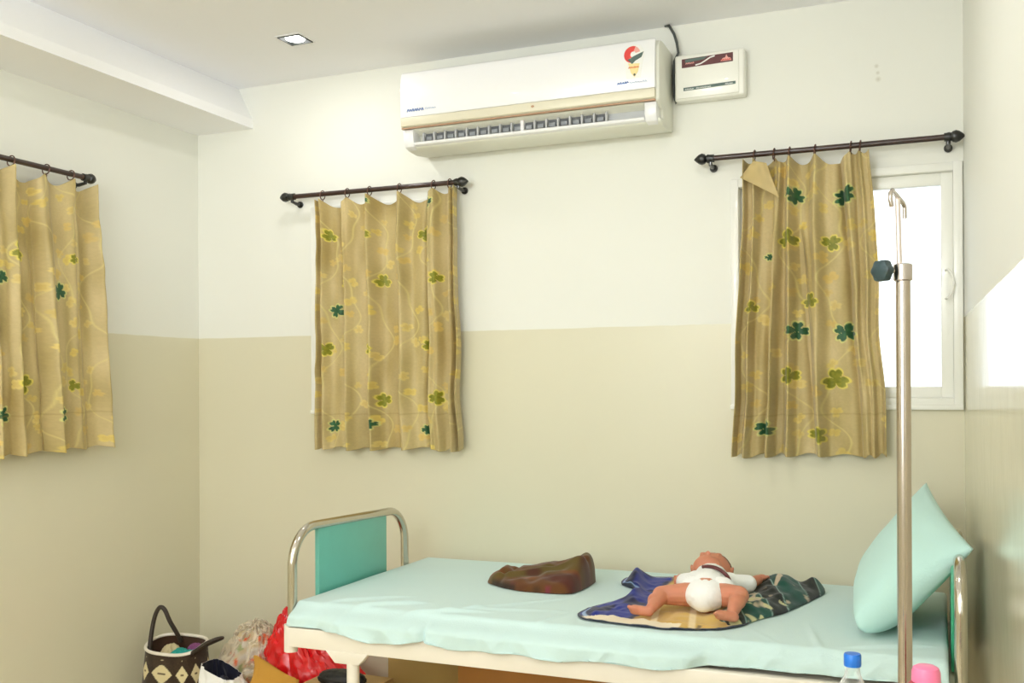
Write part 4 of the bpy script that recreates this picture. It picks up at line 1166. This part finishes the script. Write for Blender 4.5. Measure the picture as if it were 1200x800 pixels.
# ------------------------------------------------------------------ woven bag and the things beside it
def bag():
    cx, cy = -2.70, 3.085
    root = thing('woven_bag', 'dark brown woven basket bag with cream diamonds in the left corner', 'bag', (cx, cy, 0))
    nu, nv = 240, 120
    th = np.linspace(0, 2 * PI, nu, endpoint=False)[None, :]; t = np.linspace(0, 1, nv)[:, None]
    TH, T = th + 0 * t, t + 0 * th
    def sup(a, p=.62): return np.sign(np.cos(a)) * np.abs(np.cos(a)) ** p, np.sign(np.sin(a)) * np.abs(np.sin(a)) ** p
    cx_, sy = sup(TH, .7)
    rx = .146 - .026 * T; ry = .098 - .022 * T
    zz = .004 + .296 * T
    zz = zz - T ** 4 * .026 * (np.abs(sy) > 0) * (sy < 0) * np.abs(sy) + T ** 4 * .012 * (sy > 0) * sy
    X = cx + rx * cx_; Y = cy + ry * sy
    P = np.stack([X, Y, zz], -1)
    s = TH / (2 * PI) * 10
    fu = np.abs((s % 1) - .5) * 2; fv = np.abs(((T * .296 / .098 + .42) % 1) - .5) * 2
    dia = (fu + fv) < .80
    col = np.zeros(X.shape + (3,)) + lin(58, 44, 30)
    col *= (1 + .25 * vnoise(TH * 30, T * 60, 3))[..., None]
    col = mixc(col, lin(212, 198, 154), dia * 1.0)
    col = mixc(col, lin(80, 60, 40), ((fu < .18) & (fv < .07)) * .9)
    col = mixc(col, lin(58, 44, 30), (T > .90) * 1.0)
    grid_mesh('basket', P, col, M['cloth'], root, closed_u=True)
    obj('bottom', lathe([(.12, .001), (.125, .004), (.10, .006)], (0, 0, 0), 32), M['navy'], root).scale = (1, .72, 1)
    root.children[-1].location = (0, 0, 0)
    # lining
    P2 = P[::-1].copy(); P2[..., 0] = cx + (P2[..., 0] - cx) * .975; P2[..., 1] = cy + (P2[..., 1] - cy) * .965
    grid_mesh('lining', P2, np.zeros(X.shape + (3,)) + lin(70, 46, 30), M['cloth'], root, closed_u=True)
    rim = [tuple(p) for p in P[-1][::6]]; rim.append(rim[0])
    bm = bmesh.new(); add_tube(bm, rim, .0062, 8, caps=False); bmesh.ops.recalc_face_normals(bm, faces=bm.faces)
    obj('rim_piping', bm, M['enamel'], root)
    # handles
    yb = cy + .02
    h1 = smooth_path([(-2.800, 3.05, .225), (-2.806, 3.06, .29), (-2.806, 3.075, .36), (-2.799, 3.085, .405), (-2.783, 3.09, .428), (-2.765, 3.095, .418), (-2.745, 3.10, .375), (-2.728, 3.12, .325), (-2.722, 3.135, .290)])
    obj('handle', tube(h1, .0085, 10), M['strap'], root)
    h2 = smooth_path([(-2.600, 3.06, .225), (-2.600, 3.05, .262), (-2.585, 3.04, .283), (-2.555, 3.03, .300), (-2.515, 3.03, .326), (-2.480, 3.04, .342), (-2.470, 3.06, .344), (-2.490, 3.09, .335), (-2.55, 3.115, .310), (-2.590, 3.12, .290), (-2.604, 3.12, .262)])
    obj('handle', tube(h2, .0075, 10), M['strap'], root)
    return root
M['strap'] = mat('dark_brown_strap', srgb(44, 32, 22), .55, var=.1)
M['teal'] = mat('teal_cloth', srgb(20, 150, 140), .6, var=.15, vscale=30)
M['purple'] = mat('purple_cloth', srgb(120, 60, 110), .6, var=.15, vscale=30)
M['beige'] = mat('beige_cloth', srgb(196, 180, 140), .7, var=.1, vscale=30)
bag()

def lump(c, r, seed, amp=.25, seg=40, ridged=True, zmin=None, power=1.0, freq=1.6):
    bm = bmesh.new(); bmesh.ops.create_uvsphere(bm, u_segments=seg, v_segments=seg * 2 // 3, radius=1)
    for v in bm.verts:
        d = v.co.normalized()
        p = d * freq + Vector((seed * 7.3, seed * 3.1, seed))
        n = noise.noise(p) + .5 * noise.noise(p * 2.3) + .3 * noise.noise(p * 5)
        if ridged: n = 1 - 2 * abs(n)
        k = 1 + amp * n * .6
        v.co = Vector((c[0] + r[0] * d.x * k, c[1] + r[1] * d.y * k, c[2] + r[2] * d.z * k))
        if zmin is not None and v.co.z < zmin: v.co.z = zmin
    return bm
# inside the bag
tag(obj('cloth_bundle', lump((-2.660, 3.085, .235), (.062, .045, .045), 2, .3), M['teal']), 'teal cloth bundle inside the woven bag', 'cloth')
tag(obj('small_pouch', lump((-2.640, 3.125, .262), (.035, .025, .030), 5, .25), M['purple']), 'purple pouch inside the woven bag', 'pouch')
tag(obj('packet', lump((-2.735, 3.095, .235), (.038, .04, .050), 8, .3), M['beige']), 'beige packet inside the woven bag beside its tall handle', 'packet')

def open_bag(name, label, cat, cx, cy, w, d, h, m, lining, tilt_, seed, bulge=.02):
    """a soft carrier bag standing open"""
    root = thing(name, label, cat, (cx, cy, 0))
    nu, nv = 120, 40
    th = np.linspace(0, 2 * PI, nu, endpoint=False)[None, :]; t = np.linspace(0, 1, nv)[:, None]
    TH, T = th + 0 * t, t + 0 * th
    c = np.sign(np.cos(TH)) * np.abs(np.cos(TH)) ** .5; s = np.sign(np.sin(TH)) * np.abs(np.sin(TH)) ** .5
    k = 1 + bulge / w * np.sin(T * PI) * 2
    n = vnoise(TH * 3, T * 6, seed) * .008 + vnoise(TH * 8, T * 12, seed + 1) * .004
    X = cx + (w / 2 * k + n) * c + tilt_[0] * T; Y = cy + (d / 2 * k + n) * s + tilt_[1] * T
    Z = .003 + h * T + tilt_[2] * T * c
    P = np.stack([X, Y, np.maximum(Z, .002)], -1)
    return root, P, TH, T
root, P, TH, T = open_bag('carrier_bag', 'white carrier bag with a yellow flower print and dark lining', 'bag', -2.355, 2.960, .120, .10, .255, None, None, (-.035, .01, -.026), 4)
col = np.zeros(TH.shape + (3,)) + lin(238, 236, 232)
px_ = np.cos(TH) ; 
for (a, tt, r, c) in ((4.55, .62, .22, lin(236, 206, 60)), (4.2, .45, .13, lin(230, 170, 190)), (5.3, .3, .2, lin(236, 206, 60)), (4.4, .2, .16, lin(120, 150, 80))):
    rr, e_ = clover(TH * .5, T * 1.5, a * .5, tt * 1.5, r, .4, 3); col = mixc(col, c, .95 * (1 - sm(rr, e_, e_ * 1.08)))
grid_mesh('bag_side', P, col, M['cloth'], root, closed_u=True)
P2 = P[::-1].copy(); cc = P[..., :2].mean((0, 1)); P2[..., :2] = cc + (P2[..., :2] - cc) * .97
grid_mesh('lining', P2, np.zeros(TH.shape + (3,)) + lin(20, 22, 40), M['cloth'], root, closed_u=True)
obj('bag_filling', lump((-2.385, 2.965, .14), (.048, .038, .09), 6, .2), M['navy'], root)

# kraft paper bag, leaning, folded top
root, P, TH, T = open_bag('paper_bag', 'golden brown paper bag leaning in front of the red bag', 'bag', -2.185, 3.000, .180, .085, .262, None, None, (-.015, .03, -.040), 9, .012)
P[..., 1] = P[..., 1] - (P[..., 1] - (3.000 + .03 * T)) * sm(T, .35, 1.0) * .86
P[..., 2] += .014 * np.maximum(0, np.sin(TH * 1.0 + 2)) * T
grid_mesh('paper', P, np.zeros(TH.shape + (3,)) + lin(192, 142, 58), M['cloth'], root, closed_u=True, smooth=False)

# red plastic bag
bm = bmesh.new()
bmesh.ops.create_uvsphere(bm, u_segments=90, v_segments=60, radius=1)
for v in bm.verts:
    d = v.co.normalized(); p = d * 1.8 + Vector((3, 1, 9))
    n = 1 - 2 * abs(noise.noise(p) + .5 * noise.noise(p * 2.4)); n2 = 1 - 2 * abs(noise.noise(p * 4.5))
    k = 1 + .14 * n + .05 * n2
    h = (d.z + 1) / 2
    tp_ = 1 - .66 * max(0, h - .30) / .70
    v.co = Vector((-2.150 + .225 * d.x * k * tp_ - .150 * max(0, h - .30) ** 1.2 * 1.3, 3.215 + .13 * d.y * k * tp_, .003 + .425 * h * (1 + .05 * n2)))
    v.co.z = max(v.co.z, .003)
tag(obj('plastic_bag', bm, M['plastic_red'], smooth=True, angle=30), 'bright red plastic bag standing behind the foot of the bed', 'bag')
# clear bag of printed wrappers
root = thing('wrapper_bag', 'see-through crumpled bag of printed wrappers between woven bag and red bag', 'bag', (-2.43, 3.22, 0))
def spots(P, seed):
    n = vnoise(P[..., 0] * 40, P[..., 2] * 40, seed); n2 = vnoise(P[..., 0] * 60, P[..., 2] * 50, seed + 1)
    col = np.zeros(P.shape) + lin(206, 188, 150)
    col = mixc(col, lin(222, 214, 200), sm(n, .1, .4)); col = mixc(col, lin(214, 96, 50), sm(n2, .52, .6)); col = mixc(col, lin(150, 160, 110), sm(-n2, .55, .62))
    return col
nu, nv = 120, 70
th = np.linspace(0, 2 * PI, nu, endpoint=False)[None, :]; ph = np.linspace(-PI / 2 + .01, PI / 2 - .01, nv)[:, None]
dx, dy, dz_ = np.cos(ph) * np.cos(th), np.cos(ph) * np.sin(th), np.sin(ph) + 0 * th
k = 1 + .12 * (1 - 2 * np.abs(vnoise(th * 3 + 0 * ph, ph * 4 + 0 * th, 5))) + .05 * vnoise(th * 9 + 0 * ph, ph * 9 + 0 * th, 6)
k[:, -6:] = k[:, -6:] * np.linspace(1, 0, 6) + k[:, :1] * np.linspace(0, 1, 6)
P = np.stack([-2.475 + .115 * dx * k + .03 * (dz_ > 0) * dz_, 3.235 + .095 * dy * k, np.maximum(.165 + .165 * dz_ * k, .003)], -1)
grid_mesh('wrappers', P, spots(P, 12), M['cloth'], root, closed_u=True)
P2 = P.copy(); P2[..., 0] = -2.460 + (P2[..., 0] + 2.465) * 1.10; P2[..., 1] = 3.235 + (P2[..., 1] - 3.235) * 1.10; P2[..., 2] = .002 + P2[..., 2] * 1.08
grid_mesh('clear_film', P2, None, M['film'], root, closed_u=True)

# cartons under the bed
def carton(name, label, x0, x1, y0, y1, h, m, rz=0):
    root = thing(name, label, 'box', ((x0 + x1) / 2, (y0 + y1) / 2, 0))
    obj('box_body', box(x0, x1, y0, y1, .001, h - .003, bevel=.002), m, root)
    xm = (x0 + x1) / 2
    ym = (y0 + y1) / 2
    obj('flap', box(x0 + .001, x1 - .001, y0 + .001, ym - .001, h - .003, h, bevel=.001), m, root)
    obj('flap', box(x0 + .001, x1 - .001, ym + .001, y1 - .001, h - .003, h, bevel=.001), m, root)
    return root
t = carton('cardboard_box', 'low tan cardboard box under the foot end of the bed', -2.020, -1.760, 2.85, 3.10, .262, M['carton'])
obj('tape_edge', box(-1.800, -1.7585, 2.849, 2.8505, .236, .263), M['tape'], t)
t = carton('cardboard_box', 'long brown cardboard box under the middle of the bed by the wall', -1.56, -.55, 3.20, 3.44, .36, M['carton2'])
t = carton('cardboard_box', 'olive tan cardboard box in the shade behind the foot end leg', -1.88, -1.585, 3.27, 3.44, .30, M['carton3'])
bm = lump((-1.885, 2.965, .282), (.085, .045, .028), 11, .2, zmin=.2632)
tag(obj('cloth_bundle', bm, M['black']), 'small black bundle resting on the tan box under the bed', 'cloth')

# ------------------------------------------------------------------ light
TUBE_W = 46
TUBE_R = 30
w = bpy.data.worlds.new('sky'); SC.world = w; w.use_nodes = True
bg = w.node_tree.nodes['Background']; bg.inputs['Color'].default_value = (.94, .975, 1, 1); bg.inputs['Strength'].default_value = 1.9
def area(name, loc, rot, sx, sy, e, col=(1, 1, 1)):
    ld = bpy.data.lights.new(name, 'AREA'); ld.shape = 'RECTANGLE'; ld.size = sx; ld.size_y = sy; ld.energy = e; ld.color = col
    o = bpy.data.objects.new(name, ld); C.objects.link(o); o.location = loc; o.rotation_euler = rot; return o
def added_tube_light(label, loc, rz, power):  # unseen lamp with its fixture, added to brighten ceiling and walls
    tl = thing('added_tube_light', label, 'light', loc)
    bm_parts = [('batten', box(-.62, .62, .001, .035, -.03, .03, bevel=.004), M['cream']), ('tube', tube([(-.60, .060, 0), (.60, .060, 0)], .014, 16), M['lamp'])]
    for q in (-.6, .6): bm_parts.append(('end_holder', box(q - .01, q + .01, .034, .078, -.018, .018, bevel=.003), M['cream']))
    for nm, bm, m in bm_parts:
        o = obj(nm, bm, m, tl); o.location = (0, 0, 0)
    ld = bpy.data.lights.new('added_tube_glow', 'AREA'); ld.shape = 'RECTANGLE'; ld.size = 1.18; ld.size_y = .05; ld.energy = power; ld.color = (.97, 1, .99)
    lo = bpy.data.objects.new('added_tube_glow', ld); C.objects.link(lo); lo.parent = tl; lo.location = (0, .085, 0); lo.rotation_euler = (math.radians(90 + 42), 0, 0)
    tl.rotation_euler = (0, 0, rz)
added_tube_light('unseen white fluorescent tube light, added for brightness, on the wall behind the viewer', (-1.4, YR, 2.32), 0, TUBE_W)
added_tube_light('unseen white fluorescent tube light, added for brightness, high on the right wall behind the viewer', (xr(-.6), -.6, 2.28), PI / 2 + math.atan(.0382), TUBE_R)
area('added_rear_fill', ((W4[0] + W4[1]) / 2, YR - .22, (W4[2] + W4[3]) / 2), (math.radians(90), 0, 0), 2.1, 1.15, 25, (.99, .99, 1))  # fill light set outside the added rear window

SC.view_settings.view_transform = 'Standard'; SC.view_settings.look = 'None'
SC.view_settings.exposure = .04; SC.view_settings.gamma = 1; SC.view_settings.use_curve_mapping = False
SC.cycles.use_denoising = True
SC.cycles.max_bounces = 10; SC.cycles.diffuse_bounces = 6; SC.cycles.transparent_max_bounces = 12
SC.cycles.sample_clamp_indirect = 6
SC.cycles.caustics_reflective = False; SC.cycles.caustics_refractive = False
